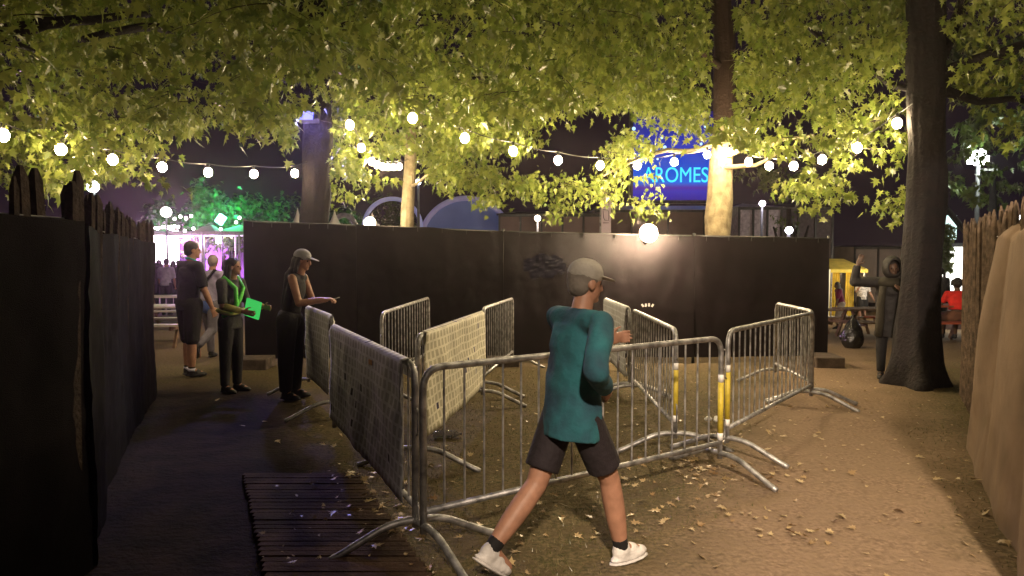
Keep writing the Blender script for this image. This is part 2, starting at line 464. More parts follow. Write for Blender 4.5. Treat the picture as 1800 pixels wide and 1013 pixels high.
fill(REG, False); fill(REGD, True)

# ------------------------------------------------------------------ trees
def rough(mb, amp, sc_=6, start=0):
    for i in range(start, len(mb.v)):
        v = Vector(mb.v[i]); q = Vector((v.x * sc_, v.y * sc_, v.z * sc_ * .3))
        n = Vector((noise.noise(q), noise.noise(q + Vector((9, 3, 1))), 0)) * amp
        mb.v[i] = tuple(v + n)
BARKL = bark_mat('plane_bark_shaded_top', (.17, .13, .075), (.30, .25, .15))
def _shade_upper():
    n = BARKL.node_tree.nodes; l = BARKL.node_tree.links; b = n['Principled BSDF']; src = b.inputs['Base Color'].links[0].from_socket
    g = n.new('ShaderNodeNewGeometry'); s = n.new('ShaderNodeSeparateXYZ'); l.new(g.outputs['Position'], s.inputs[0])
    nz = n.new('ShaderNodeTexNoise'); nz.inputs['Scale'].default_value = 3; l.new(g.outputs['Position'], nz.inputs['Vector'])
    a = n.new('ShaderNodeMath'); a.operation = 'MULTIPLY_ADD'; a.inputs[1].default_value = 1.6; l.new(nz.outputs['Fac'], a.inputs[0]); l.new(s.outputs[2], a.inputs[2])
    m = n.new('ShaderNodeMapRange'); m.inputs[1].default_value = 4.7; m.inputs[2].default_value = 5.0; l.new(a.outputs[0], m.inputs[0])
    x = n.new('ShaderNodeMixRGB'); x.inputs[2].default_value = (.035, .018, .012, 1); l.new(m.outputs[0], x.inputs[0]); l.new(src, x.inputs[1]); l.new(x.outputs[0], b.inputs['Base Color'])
_shade_upper()   # upper trunk darkened in the bark colour, standing in for leaf shade
def trunk_pts(px, D, r, top=8.5, flare=1.9, lean=0, r1=None):
    x = X(px, D); pts = []; rs = []
    g = gz(x, D)
    zs = [-.1, .02, .1, .22, .4, .7] + [1 + i * .35 for i in range(int((top - 1) / .35))]
    for z in zs:
        t = z / top
        pts.append(Vector((x + lean * z + .05 * math.sin(z * 1.1 + px), D + .04 * math.cos(z * .9 + px), g + z)))
        fl = 1 + (flare - 1) * math.exp(-(max(0, z) / .34) ** .8)
        rs.append(r * fl * (1 - t * (1 - (r1 or .6))))
    return pts, rs
def limb(mb, pts, r0, r1, n=9):
    P3 = [P(*q) for q in pts]
    # smooth
    out = []
    for i in range(len(P3) - 1):
        for t in (0, .33, .66): out.append(P3[i].lerp(P3[i + 1], t))
    out.append(P3[-1])
    for i in range(1, len(out) - 1):
        out[i] = (out[i - 1] + out[i] * 2 + out[i + 1]) / 4 + Vector((rnd.gauss(0, .012), 0, rnd.gauss(0, .012)))
    k = len(out); s = len(mb.v)
    mb.tube(out, [r0 + (r1 - r0) * i / (k - 1) for i in range(k)], n)
    rough(mb, .02, 9, s)
def make_tree(key, r, m, limbs, label, top=8.5, flare=1.9, lean=0, leafm=LEAF, name='plane_tree', r1=None):
    px, D = TREES[key]; x = X(px, D)
    t = thing(name, (x, D, gz(x, D)), label, 'tree')
    mb = MB(); pts, rs = trunk_pts(px, D, r, top, flare, lean, r1)
    mb.tube(pts, rs, 40)
    for i in range(len(mb.v)):   # root ridges and furrowed bark
        v = Vector(mb.v[i]); a = math.atan2(v.y - D, v.x - x); z = v.z - gz(x, D); k_ = math.exp(-max(0, z) / .45)
        o = .30 * r * k_ * flare * (.5 * math.sin(a * 5 + px) + .5 * math.sin(a * 3 + 1)) + .035 * r * math.sin(a * 13 + 3 * noise.noise(Vector((a, z * .7, px)))) + .03 * r * noise.noise(Vector((a * 7, z * 5, 2)))
        mb.v[i] = (v.x + math.cos(a) * o, v.y + math.sin(a) * o, v.z)
    rough(mb, r * .20, 4); rough(mb, r * .10, 17)
    for lp in limbs: limb(mb, *lp)
    tr = mb.build('trunk', m, t, True)
    if LTW[key].v: tag(LTW[key].build('twigs', BARK, t), kind='stuff')
    if LITEMS[key]:
        o = bpy.data.objects.new('crown', leaves_mesh('crown', LITEMS[key], leafm)); C.objects.link(o); attach(o, t); o['kind'] = 'stuff'
    return t
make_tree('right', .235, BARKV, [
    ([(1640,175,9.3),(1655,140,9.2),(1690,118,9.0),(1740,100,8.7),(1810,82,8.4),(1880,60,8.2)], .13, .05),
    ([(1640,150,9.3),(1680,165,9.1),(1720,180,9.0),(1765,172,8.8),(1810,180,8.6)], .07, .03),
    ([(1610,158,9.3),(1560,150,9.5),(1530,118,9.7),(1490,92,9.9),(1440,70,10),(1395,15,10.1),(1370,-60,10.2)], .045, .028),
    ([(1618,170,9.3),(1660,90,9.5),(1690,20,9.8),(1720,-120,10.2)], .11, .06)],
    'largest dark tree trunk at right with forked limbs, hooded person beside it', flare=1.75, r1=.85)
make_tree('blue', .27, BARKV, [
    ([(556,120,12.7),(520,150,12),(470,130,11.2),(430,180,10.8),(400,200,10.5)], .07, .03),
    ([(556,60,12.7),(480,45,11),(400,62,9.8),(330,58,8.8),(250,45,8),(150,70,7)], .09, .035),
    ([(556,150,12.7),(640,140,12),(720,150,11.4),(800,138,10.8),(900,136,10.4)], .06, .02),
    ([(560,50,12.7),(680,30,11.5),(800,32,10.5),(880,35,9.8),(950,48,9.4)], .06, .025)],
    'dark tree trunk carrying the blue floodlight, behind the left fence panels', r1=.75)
make_tree('thin', .165, BARKP, [
    ([(719,250,16.5),(690,240,15.5),(655,225,14.6),(630,205,14)], .05, .02),
    ([(720,330,16.5),(760,300,15.5),(800,285,15)], .04, .015)],
    'thin pale tree trunk glowing yellow behind the middle of the screened fence', r1=.6)
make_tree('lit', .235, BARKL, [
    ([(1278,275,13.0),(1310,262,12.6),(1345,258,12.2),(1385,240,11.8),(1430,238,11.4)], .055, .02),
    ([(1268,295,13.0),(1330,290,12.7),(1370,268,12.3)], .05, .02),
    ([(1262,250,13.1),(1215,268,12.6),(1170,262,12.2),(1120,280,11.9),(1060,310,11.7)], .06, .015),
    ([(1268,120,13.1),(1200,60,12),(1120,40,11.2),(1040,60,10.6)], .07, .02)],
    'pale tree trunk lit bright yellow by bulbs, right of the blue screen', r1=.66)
make_tree('near_left', .25, BARKV, [
    ([(-420,-60,6.0),(-200,20,6.2),(0,62,6.4),(80,38,6.6),(160,30,7),(260,25,7.6)], .10, .03),
    ([(-420,100,6.0),(-150,60,6.2),(0,66,6.3),(60,90,6.8)], .06, .02)],
    'leafy branches with yellowish leaves reaching in over the left edge', r1=.8)

# dim trees further back
def far_tree(px, D, h, w_, label, n=1300, items=None, leafm=LEAFD, z0=.45, group='trees in the dark beyond the fences', size=(.2, .34)):
    x = X(px, D); g = gz(x, D)
    t = thing('broadleaf_tree', (x, D, g), label, 'tree', group)
    mb = MB(); pts = [Vector((x, D, g - .1)), Vector((x + .1, D, g + h * .3)), Vector((x, D, g + h * .75))]
    mb.tube(pts, [.22, .17, .05], 9)
    for k in range(5):
        a = rnd.uniform(0, 6.28); mb.tube([pts[1], pts[1] + Vector((math.cos(a) * w_ * .3, math.sin(a) * w_ * .3, h * .35))], [.09, .02], 6)
    mb.build('trunk', BARKV, t, True)
    it = list(items or [])
    if not items:
        cl = [(Vector((x, D, g + h * (z0 + (1 - z0) / 2))) + Vector((rnd.gauss(0, w_ * .22), rnd.gauss(0, w_ * .2), rnd.gauss(0, h * .15)))) for _ in range(22)]
        for i in range(n):
            c = rnd.choice(cl); p = c + Vector((rnd.gauss(0, w_ * .11), rnd.gauss(0, w_ * .11), rnd.gauss(0, h * .06)))
            it.append((tuple(p), (rnd.gauss(0, 1), rnd.gauss(0, 1), -rnd.random() * 1.2), (rnd.gauss(0, .5), rnd.gauss(0, .5), 1), rnd.uniform(*size)))
    o = bpy.data.objects.new('crown', leaves_mesh('crown', it, leafm)); C.objects.link(o); attach(o, t)
dim_r = [i for i in LDIM if i[0][0] > X(1560, i[0][1])]; dim_m = [i for i in LDIM if i[0][0] <= X(1560, i[0][1])]
far_tree(1740, 20, 6.5, 6, 'dim tree behind the lamp post at the right edge', items=dim_r)
far_tree(1385, 16.5, 4.0, 1.4, 'small dim tree behind the right end of the fence', items=dim_m)
far_tree(352, 36, 5.4, 2.6, 'rounded tree lit green, directly behind the peaked tent')
far_tree(405, 37, 4.6, 2.6, 'tree lit brightest green beside the green spotlight')
far_tree(283, 37, 4.4, 1.8, 'small tree lit green behind the globe lamp')
far_tree(475, 38, 4.6, 4.2, 'low bushy tree lit green left of the dark trunk')
far_tree(612, 38, 3.9, 2.2, 'small tree lit green inside the smaller arch')
far_tree(700, 40, 4.6, 3.0, 'dim tree seen through the large arch')

# ------------------------------------------------------------------ festoon strings
bulb_m = emat('bulb_glow', WARM, BULB); bulb_d = emat('bulb_glow_soft', (1.0, .74, .45), BULB * .55); sock_m = mat('socket_rubber', (.02, .02, .02), .5)
def bulb_mb(c, r):
    m = MB(); m.ell(c, (r, r, r * 1.15), None, 14, 10); return m
_P0 = P
CHAINS.append(('festoon string overhead, added above the view to light the leaves', [(X(900, 4.6) + .9 + i * .75, 4.7 + .12 * i, 3.82 + .02 * (i - 2) ** 2) for i in range(5)], (4.9, 6.2, 4.3)))  # unseen string added to light the leaves and the cream banner
for label, pts, end in CHAINS:
    if label.startswith('festoon string overhead'): P = lambda a, b_, c_: Vector((a, b_, c_))
    P3 = [P(*q) for q in pts]; c0 = P3[0]
    t = thing('festoon_string', c0 + Vector((0, 0, .12)), label, 'string lights', 'festoon strings hung between the trees')
    wp = [q + Vector((0, 0, .13)) for q in P3] + [P(*end) + Vector((0, 0, .1))]
    cur = []
    for i in range(len(wp) - 1):
        for k in range(6):
            s_ = k / 6; q = wp[i].lerp(wp[i + 1], s_); q.z -= .035 * 4 * s_ * (1 - s_) * min(1, (wp[i + 1] - wp[i]).length); cur.append(q)
    cur.append(wp[-1])
    MB().tube(cur, .007, 5).build('cable', sock_m, t)
    proto = None; bm_ = bulb_d if label.startswith(('warm festoon',)) else bulb_m
    for i, q in enumerate(P3):
        if proto is None:
            proto = bulb_mb((0, 0, 0), .060).mesh('bulb', bm_, True)
            ps = MB().tube([(0, 0, .045), (0, 0, .075), (0, 0, .13)], [.018, .022, .02], 8).mesh('socket', sock_m, True)
        for nm, me in (('bulb', proto), ('socket', ps)):
            o = bpy.data.objects.new(nm, me); C.objects.link(o); o.parent = t; o.location = q - t.location
            if nm == 'bulb': bo = o
            else: o.parent = bo; o.location = (0, 0, 0)

P = _P0
# ------------------------------------------------------------------ lamps
def point(loc, col, e, r=.1, name='lamp_light'):
    l = bpy.data.lights.new(name, 'POINT'); l.color = col; l.energy = e; l.shadow_soft_size = r
    o = bpy.data.objects.new(name, l); C.objects.link(o); o.location = loc; return o
def spot(loc, tgt, col, e, ang, blend=.4, r=.1, name='spot_light'):
    l = bpy.data.lights.new(name, 'SPOT'); l.color = col; l.energy = e; l.spot_size = R(ang); l.spot_blend = blend; l.shadow_soft_size = r
    o = bpy.data.objects.new(name, l); C.objects.link(o); o.location = loc
    o.rotation_euler = (Vector(tgt) - Vector(loc)).to_track_quat('-Z', 'Y').to_euler(); return o

# assumed path lamp on an added tall post, unseen behind the camera: it throws the long pool of warm light on the path
LP = Vector((0.3, -4.6, 6.2))
t = thing('assumed_path_lamp', (0.3, -4.9, 0), 'assumed tall path lamp post, unseen behind the viewpoint', 'assumed lamp')
MB().tube([(0.3, -4.9, 0), (0.3, -4.9, 6.3), (0.3, -4.65, 6.35)], [.08, .05, .04], 12).build('post', GALV, t, True)
MB().box((0.3, -4.6, 6.32), (.4, .3, .1)).build('lamp_head', DARKSTEEL, t)
spot(LP, (1.95, 3.3, 0), (1.0, .78, .56), 12500, 33, 1.0, .22, 'assumed_path_lamp_light')  # assumed light standing in for the unseen warm source
t = thing('floodlight', (.3, -2.2, 0), 'added floodlight brightening the brown sheet, unseen behind the viewpoint', 'floodlight')
MB().tube([(.3, -2.3, 0), (.3, -2.3, 3.4)], [.03, .03], 10).build('stand', GALV, t, True)
MB().box((.3, -2.32, 3.5), (.3, .12, .22)).build('housing', DARKSTEEL, t)
spot((.3, -2.2, 3.5), (4.25, 6.1, 2.05), (1.0, .78, .58), 4200, 14, .35, .06, 'sheet_fill_spot')  # added spot, narrowed to brighten only the upper part of the sheet

# big bare bulb clamped to the fence top
t = thing('work_lamp', P(1140, 410, 10.9), 'largest glaring round lamp on the fence top', 'lamp')
b = P(1140, 410, 10.9)
MB().ell(b, .135, None, 24, 16).build('bulb', emat('work_lamp_glow', (1.0, .74, .46), 620), t, True)
MB().tube([b + Vector((0, .1, 0)), b + Vector((0, .2, -.02)), b + Vector((0, .35, -.2))], [.05, .045, .02], 10).build('bracket', DARKSTEEL, t, True)

# blue floodlight in the tree
b = P(538, 203, 12.3)
t = thing('floodlight', b, 'blue floodlight fixed to the dark trunk under the leaves', 'floodlight')
MB().box(b + Vector((.03, .1, .03)), (.34, .14, .26), 0, R(-25)).build('housing', DARKSTEEL, t)
MB().box(b + Vector((0, 0, 0)), (.24, .02, .16), 0, R(-25)).build('lens', emat('blue_lens', (.16, .17, 1.0), 3.2), t)
spot(b + Vector((0, -.06, -.02)), (-1.5, 6.4, .6), (.32, .30, 1.0), 650, 48, .7, .1, 'blue_floodlight_light')
point(b + Vector((0, -.15, -.15)), (.18, .16, 1.0), 14, .06, 'blue_spill')
# ------------------------------------------------------------------ screened fence across the queue
def cloth_grid(A, B, zb, ztA, ztB, nx, nz, amp, fs, seed, off=0.0, uvs=False, sag=0.0):
    A = Vector(A); B = Vector(B); d = (B - A); L = d.length; dn = d / L; nrm = Vector((dn.y, -dn.x))
    mb = MB(); vs = []
    for j in range(nz + 1):
        for i in range(nx + 1):
            s = i / nx; q = A + d * s; zt = ztA + (ztB - ztA) * s - sag * abs(math.sin(s * L * 2.6)) - sag * .6 * (noise.noise(Vector((s * L * 2, seed, 1))) + .5)
            g0 = gz(q.x, q.y); z = g0 + zb + (zt - zb) * j / nz
            a = noise.noise(Vector((s * L * fs, z * fs * .35, seed))) + .5 * noise.noise(Vector((s * L * fs * 2.7, z * fs * .8, seed + 4))) + .25 * noise.noise(Vector((s * L * 11, z * 9, seed + 7)))
            o = off + amp * a * (.5 + .5 * math.sin(math.pi * min(1, max(.15, j / nz))))
            vs.append((q.x + nrm.x * o, q.y + nrm.y * o, z))
    fs_ = [(j * (nx + 1) + i, j * (nx + 1) + i + 1, (j + 1) * (nx + 1) + i + 1, (j + 1) * (nx + 1) + i) for j in range(nz) for i in range(nx)]
    mb.add(vs, fs_)
    return mb, L
FP = [(430, 11.0, 2.23), (627, 11.15, 2.19), (885, 11.2, 2.10), (1220, 11.25, 2.03), (1456, 11.35, 1.99)]
FLAB = ['leftmost black screened fence panel, behind the woman in the cap', 'black screened fence panel with small tree trunk rising behind it, second from left',
        'black screened fence panel carrying the glaring round lamp', 'rightmost black screened fence panel ending at the path']
for k in range(4):
    (p0, D0, h0), (p1, D1, h1) = FP[k], FP[k + 1]
    A = Vector((X(p0, D0), D0)); B = Vector((X(p1, D1), D1))
    t = thing('fence_panel', (A.x, A.y, gz(*A)), FLAB[k], 'fence', 'screened fence panels across the queue')
    d = (B - A).normalized(); A2 = A + d * .004; B2 = B - d * .004
    mb, L = cloth_grid(A2, B2, .10, h0, h1, int((B - A).length * 26), 54, .020, 1.8, k * 7.7, .035, sag=.022)
    sc_ = mb.build('screen_cloth', BLACKCLOTH, t, True)
    fr = MB()
    for q, h in ((A2, h0), (B2, h1)):
        fr.tube([(q.x, q.y, gz(*q)), (q.x, q.y, gz(*q) + h + .03)], .021, 8)
    fr.tube([(A2.x, A2.y, gz(*A2) + h0 - .02), (B2.x, B2.y, gz(*B2) + h1 - .02)], .019, 8)
    fr.tube([(A2.x, A2.y, gz(*A2) + .13), (B2.x, B2.y, gz(*B2) + .13)], .019, 8)
    fr.build('frame', DARKSTEEL, t, True)
    # mesh wires
    wm = MB(); n = int(L / .1)
    for i in range(1, n):
        q = A2.lerp(B2, i / n); wm.tube([(q.x, q.y + .012, gz(*q) + .13), (q.x, q.y + .012, gz(*q) + h0 + (h1 - h0) * i / n - .02)], .002, 3, False)
    wm.build('wire_mesh', GALV, t)
    # cable ties and folded hem
    tm = MB()
    for i in range(6):
        q = A2.lerp(B2, (i + .5) / 6); z = gz(*q) + h0 + (h1 - h0) * (i + .5) / 6
        MB().box((q.x, q.y - .045, z - .05), (.008, .02, .07)).build('cable_tie', DARKSTEEL, t)
def base_block(px, py, D, dims, label, rz=0):
    x = X(px, D); o = MB().box((x, D, gz(x, D) + dims[2] / 2 - .01), dims, rz).build('base_block', BLOCK)
    bevel(o, .015); tag(o, label, 'base block', 'blocks weighing down the screened fence')
base_block(437, 665, 10.7, (.62, .5, .17), 'dark base block beside the feet of the woman with the green board', .05)
base_block(1452, 660, 10.95, (.42, .6, .17), 'dark base block at the fence end beside the path', -.1)
base_block(885, 650, 11.0, (.5, .3, .15), 'dark base block under the middle of the screened fence')

# crumpled clear plastic on the fence
mb = MB(); n = 16; vs = []
for j in range(n + 1):
    for i in range(n + 1):
        q = P(915 + 85 * i / n, 492 - 47 * j / n, 11.08); a = noise.noise(Vector((i * .55, j * .55, 2))) + noise.noise(Vector((i * 1.7, j * 1.7, 3))) * .6
        vs.append(q + Vector((0, a * .005 - .03, 0)))
mb.add(vs, [(j * (n + 1) + i, j * (n + 1) + i + 1, (j + 1) * (n + 1) + i + 1, (j + 1) * (n + 1) + i) for j in range(n) for i in range(n) if ((i - 7.5) / 8) ** 2 + ((j - 7.5) / 8) ** 2 < .8 + .5 * noise.noise(Vector((i * .4, j * .4, 9)))])
pm = mat('crumpled_plastic', (.010, .010, .024), .28, 0, .2, 8, spec=.9)
tag(mb.build('plastic_bag', pm), 'crumpled shiny plastic caught on the fence left of the runner\'s head', 'plastic bag')
# small white marks on the screen
sm = MB()
for i, (dx, dy) in enumerate(((0, 0), (.05, .005), (.10, .01), (.155, 0))):
    q = P(1129, 537, 11.15) + Vector((dx, -.03, dy)); sm.box(q, (.028, .006, .05), 0, 0, R((-35, 10, 0, 30)[i])); sm.box(q + Vector((.008, -.002, 0)), (.02, .006, .012), 0, 0, R(20))
tag(sm.build('tag_strip', mat('white_plastic', (.8, .8, .8), .4)), 'tiny white tag marks low on the fence right of the runner', 'tag')

# ------------------------------------------------------------------ crowd barriers
HB = 1.06
def smooth_path(pts, r, n=5):
    out = [Vector(pts[0])]
    for i in range(1, len(pts) - 1):
        a, b, c = Vector(pts[i - 1]), Vector(pts[i]), Vector(pts[i + 1])
        u = (a - b); v = (c - b); rr = min(r, u.length * .49, v.length * .49); u = u.normalized() * rr; v = v.normalized() * rr
        for k in range(n + 1):
            t = k / n; out.append(b + u * (1 - t) ** 2 + v * t ** 2)
    out.append(Vector(pts[-1])); return out
def barrier(A, B, label, banner=None, tape=(), nb=None, feet=(1, 1), hooks=(1, 1), sag=0, r=.021, bspan=(0.03, .97), bz=(.232, 1.075), side=1, name='crowd_barrier'):
    A = Vector(A); B = Vector(B); L = (B - A).length; d = (B - A) / L; nr = Vector((d.y, -d.x))
    ga, gb = gz(*A), gz(*B)
    def W(s, z, o=0): q = A + d * s + nr * o; return Vector((q.x, q.y, ga + (gb - ga) * s / L + z))
    t = thing(name, (A.x, A.y, ga), label, 'barrier', 'steel crowd barriers forming the queue')
    fr = MB()
    fr.tube(smooth_path([W(0, .13), W(0, HB), W(L, HB), W(L, .13)], .13, 7), r, 12)
    fr.tube([W(0, .25), W(L, .25)], r * .92, 12)
    fr.build('frame', GALV, t, True)
    nb = nb or max(8, int(L / .135)); bars = MB()
    for i in range(1, nb):
        s = L * i / nb; zt = HB - r * .4
        e = min(s, L - s)
        if e < .13: zt -= .13 - math.sqrt(max(0, .13 ** 2 - (.13 - e) ** 2))
        bars.tube([W(s, .25), W(s, zt)], .0075, 6, False)
    bars.build('vertical_bars', GALV, t, True)
    for e, on in ((0, feet[0]), (L, feet[1])):
        if not on: continue
        f = MB()
        f.tube(smooth_path([W(e, .012, -.50), W(e, .035, -.44), W(e, .165, -.16), W(e, .175, 0), W(e, .165, .16), W(e, .035, .44), W(e, .012, .50)], .10, 5), r, 10)
        f.build('foot', GALV, t, True)
    for e, on, sg in ((0, hooks[0], -1), (L, hooks[1], 1)):
        if not on: continue
        h = MB()
        for z in (.28, .82):
            h.tube(smooth_path([W(e, z), W(e + sg * .055, z + .0), W(e + sg * .055, z - .14 * (1 if e == 0 else -1)), W(e + sg * .03, z - .15 * (1 if e == 0 else -1))], .02, 3), .006, 6)
        h.build('hooks', GALV, t, True)
    for e in tape:
        tp = MB().tube([W(e * L, .33), W(e * L, .72)], r + .0015, 12); tp.build('reflective_tape', YTAPE, t, True)
        for z0_, z1_ in ((.722, .78), (.272, .328)):
            MB().tube([W(e * L, z0_), W(e * L, z1_)], r + .0012, 12).build('white_tape', mat('white_plastic', (.8, .8, .8), .4), t, True)
    if banner:
        nx, nz = int(L * 16), 18; z0, z1 = bz; s0, s1 = bspan[0] * L, bspan[1] * L
        vs = []; uv = []
        for j in range(nz + 1):
            for i in range(nx + 1):
                s = s0 + (s1 - s0) * i / nx; z = z0 + (z1 - z0) * j / nz
                e = min(s, L - s)
                a = noise.noise(Vector((s * 2.1 + A.x * 5, z * 2.5, A.y))) * .03 + noise.noise(Vector((s * 6 + A.x * 5, z * 5, A.y))) * .012
                a *= min(1, (z1 - z) * 4 + .05)
                zz = z + .008 * noise.noise(Vector((s * 4, 0, z))) - (max(0, .10 - e) * .9 if j == nz else 0)
                vs.append(W(s, zz, side * (r + .012 + a + .008))); uv.append((s, z))
        # fold over the rail to the other side
        mb = MB(); mb.add(vs, [(j * (nx + 1) + i, j * (nx + 1) + i + 1, (j + 1) * (nx + 1) + i + 1, (j + 1) * (nx + 1) + i) for j in range(nz) for i in range(nx)])
        o0 = len(mb.v); top = [W(s0 + (s1 - s0) * i / nx, HB + r + .006, 0) for i in range(nx + 1)]; bk = [W(s0 + (s1 - s0) * i / nx, HB - .10, -side * (r + .008)) for i in range(nx + 1)]
        mb.v += [tuple(v) for v in top + bk]; uv += [(s0 + (s1 - s0) * i / nx, 1.10) for i in range(nx + 1)] + [(s0 + (s1 - s0) * i / nx, 1.2) for i in range(nx + 1)]
        b0 = nz * (nx + 1)
        for i in range(nx):
            mb.f.append((b0 + i, b0 + i + 1, o0 + i + 1, o0 + i)); mb.f.append((o0 + i, o0 + i + 1, o0 + nx + 2 + i, o0 + nx + 1 + i))
        me = mb.mesh('banner', banner, True); ul = me.uv_layers.new(name='UVMap')
        for lp in me.loops: ul.data[lp.index].uv = uv[lp.vertex_index]
        o = bpy.data.objects.new('banner', me); C.objects.link(o); attach(o, t)
        md = o.modifiers.new('thick', 'SOLIDIFY'); md.thickness = .002
    return t
def G(px, D): return (X(px, D), D)
barrier(G(742, 3.93), G(1270, 5.42), 'front bare steel barrier behind the runner, yellow tape on its right post', tape=(1,), hooks=(0, 1), nb=19)
barrier(G(728, 4.02), G(585, 6.45), 'nearest grey bannered barrier on the left with small orange sticker', BANNERG, side=-1, bspan=(.045, .995), feet=(1, 0))
barrier(G(584, 7.45), G(540, 8.8), 'far bluish bannered barrier that the woman in the cap leans on', BANNERG, side=-1, bspan=(.02, .98))
barrier(G(733, 5.55), G(848, 8.0), 'cream bannered barrier lit brightly in the middle of the queue', BANNER, side=1, bspan=(.05, .985), hooks=(1, 1))
barrier(G(670, 8.05), G(753, 10.7), 'bare barrier behind the cream banner, nearest the left fence', nb=17)
barrier(G(849, 8.5), G(901, 10.8), 'bare barrier continuing just beyond the cream bannered one', nb=17)
barrier(G(1065, 10.4), G(1108, 8.45), 'small violet lit bannered barrier just right of the runner\'s shoulder', BANNERG, side=1)
barrier(G(1114, 8.3), G(1190, 6.05), 'bare barrier right of the runner running back, yellow tape on near post', tape=(1,), nb=18)
barrier(G(1282, 5.85), G(1430, 7.9), 'rightmost bare barrier angled along the path, yellow tape on near post', tape=(0,), nb=19)
barrier(G(1366, 9.5), G(1431, 8.05), 'dark barrier behind the far end of the rightmost one', nb=14, hooks=(0, 0))
# sticker
t_ = [o for o in C.objects if o.get('label', '').startswith('nearest grey bannered')][0]
q = P(665, 637, 4.86)
st = MB().box(q + Vector((-.055, -.0, 0)), (.075, .004, .035), R(118), 0, 0); o = st.build('sticker', mat('orange_sticker', (.75, .38, .14), .6), t_)

# ------------------------------------------------------------------ chestnut paling fences
def paling_fence(poly, hp, hc, label, clothm, cloth_amp, side, seed, gap=.095, pw=(.018,.030), name='paling_fence', palm=PALING):
    A = Vector(poly[0]); t = thing(name, (A.x, A.y, 0), label, 'fence')
    mb = MB(); rr = random.Random(seed); wires = MB()
    for k in range(len(poly) - 1):
        a, b = Vector(poly[k]), Vector(poly[k + 1]); L = (b - a).length; n = int(L / gap); d = (b - a) / L; nr = Vector((d.y, -d.x)) * side
        for i in range(n):
            q = a + d * (L * (i + .5) / n); h = hp + rr.uniform(-.10, .05); g = gz(*q); w_ = rr.uniform(*pw); lean = rr.gauss(0, .03)
            mb.tube([(q.x, q.y, g), (q.x + lean * .4, q.y, g + h * .5), (q.x + lean, q.y + lean * .5, g + h - .06), (q.x + lean, q.y + lean * .5, g + h)], [w_, w_ * .95, w_ * .8, w_ * .3], 5)
        for z in (.3, 1.1, hp - .22):
            wires.tube([(a.x, a.y, z), (b.x, b.y, z)], .004, 4)
        c, _ = cloth_grid(a, b, .0, hc, hc, int(L * 16), 40, cloth_amp, 1.7, seed + k * 3, .07 if side > 0 else -.07)
        if side < 0: pass
        c.build('cloth', clothm, t, True)
    mb.build('pales', palm, t); wires.build('wire', GALV, t)
    return t
LF = [(-2.30, 2.2), (-2.36, 3.0), (X(130, 3.75), 3.75), (X(150, 4.8), 4.8), (X(205, 6.4), 6.4), (X(262, 8.8), 8.8)]
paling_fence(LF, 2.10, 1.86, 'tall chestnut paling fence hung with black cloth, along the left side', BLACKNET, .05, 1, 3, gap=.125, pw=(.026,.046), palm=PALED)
RF = [(5.47, 8.6), (4.46, 6.64), (3.72, 5.2), (3.1, 4.0)]
paling_fence(RF, 2.08, 1.93, 'chestnut paling fence with dark netting, behind the brown sheet at right', BLACKNET, .03, -1, 9, gap=.06)

# brown sheet hanging over the right-hand fence
mb = MB(); nx, nz = 90, 70; vs = []
for j in range(nz + 1):
    h = j / nz
    for i in range(nx + 1):
        s = i / nx
        tT = .86 + s * .60; tB = .60 + s * .86
        t_p = tB + (tT - tB) * h
        x = 5.44 - 1.84 * t_p; y = 8.5 - 3.5 * t_p
        off = .14 + .20 * (1 - h) ** 1.5
        fold = .085 * (abs(math.sin(s * 7.5 + h * 1.3 + .6)) ** .6 - .5) + .07 * noise.noise(Vector((s * 5, h * 1.2, 4))) * (1.3 - h) + .006 * noise.noise(Vector((s * 60, h * 30, 1)))
        bulge = .10 * math.exp(-((h - .62) / .28) ** 2) * (1 - s) ** 2
        off += fold + bulge
        z = gz(x, y) - .06 + (2.0 + .03 * math.sin(s * 17) - .04) * h
        if h > .96: off -= (h - .96) * 4
        vs.append((x - .885 * off, y + .465 * off * -1 + 0, z))
mb.add(vs, [(j * (nx + 1) + i, j * (nx + 1) + i + 1, (j + 1) * (nx + 1) + i + 1, (j + 1) * (nx + 1) + i) for j in range(nz) for i in range(nx)])
o = mb.build('hessian_sheet', HESSIAN, None, True); tag(o, 'brown hessian sheet bulging over the right fence at the frame edge', 'cloth')
md = o.modifiers.new('thick', 'SOLIDIFY'); md.thickness = .006

# ------------------------------------------------------------------ fallen leaves and grass
items = []
rl = random.Random(5)
def dropleaf(x, y, s=None):
    a = rl.uniform(0, 6.28)
    items.append(((x, y, gz(x, y) + rl.uniform(.008, .03) + (.045 if abs(x + 1.02 + (y - 4) * .44) < .45 and 2.9 < y < 5.35 else 0)), (math.cos(a), math.sin(a), rl.uniform(-.1, .35)), (rl.gauss(0, .4), rl.gauss(0, .4), 1), s or rl.uniform(.03, .08)))
for px, py, n, sp in ((1290,845,26,.22),(1240,830,22,.22),(1240,845,18,.15),(1390,930,14,.18),(1420,950,10,.15),(1330,780,12,.25),(1360,760,8,.3),(1480,920,4,.15),(1440,832,2,.1),(1510,935,2,.1),
                      (650,915,8,.25),(700,900,16,.25),(610,850,8,.2),(690,860,12,.2),(720,930,12,.2),(1200,825,12,.2),(1050,930,10,.5),(900,960,18,.6),(1130,900,20,.5),(1250,910,14,.3),
                      (480,740,4,.5),(800,800,12,.6),(1000,760,12,.8),(1100,760,10,.6),(1770,940,8,.3),(1700,860,5,.3),(600,770,8,.4),(1450,725,10,.3),(780,960,10,.3),(620,930,7,.3),(560,900,4,.3),(660,860,10,.2),(1540,830,3,.3),(1620,830,3,.3)):
    D = F * EYE / (py - YH); x = X(px, D)
    for _ in range(n): dropleaf(x + rl.gauss(0, sp), D + rl.gauss(0, sp * .8))
for _ in range(700): dropleaf(rl.uniform(-1.5, 5), rl.uniform(3.3, 10), rl.uniform(.015, .045))
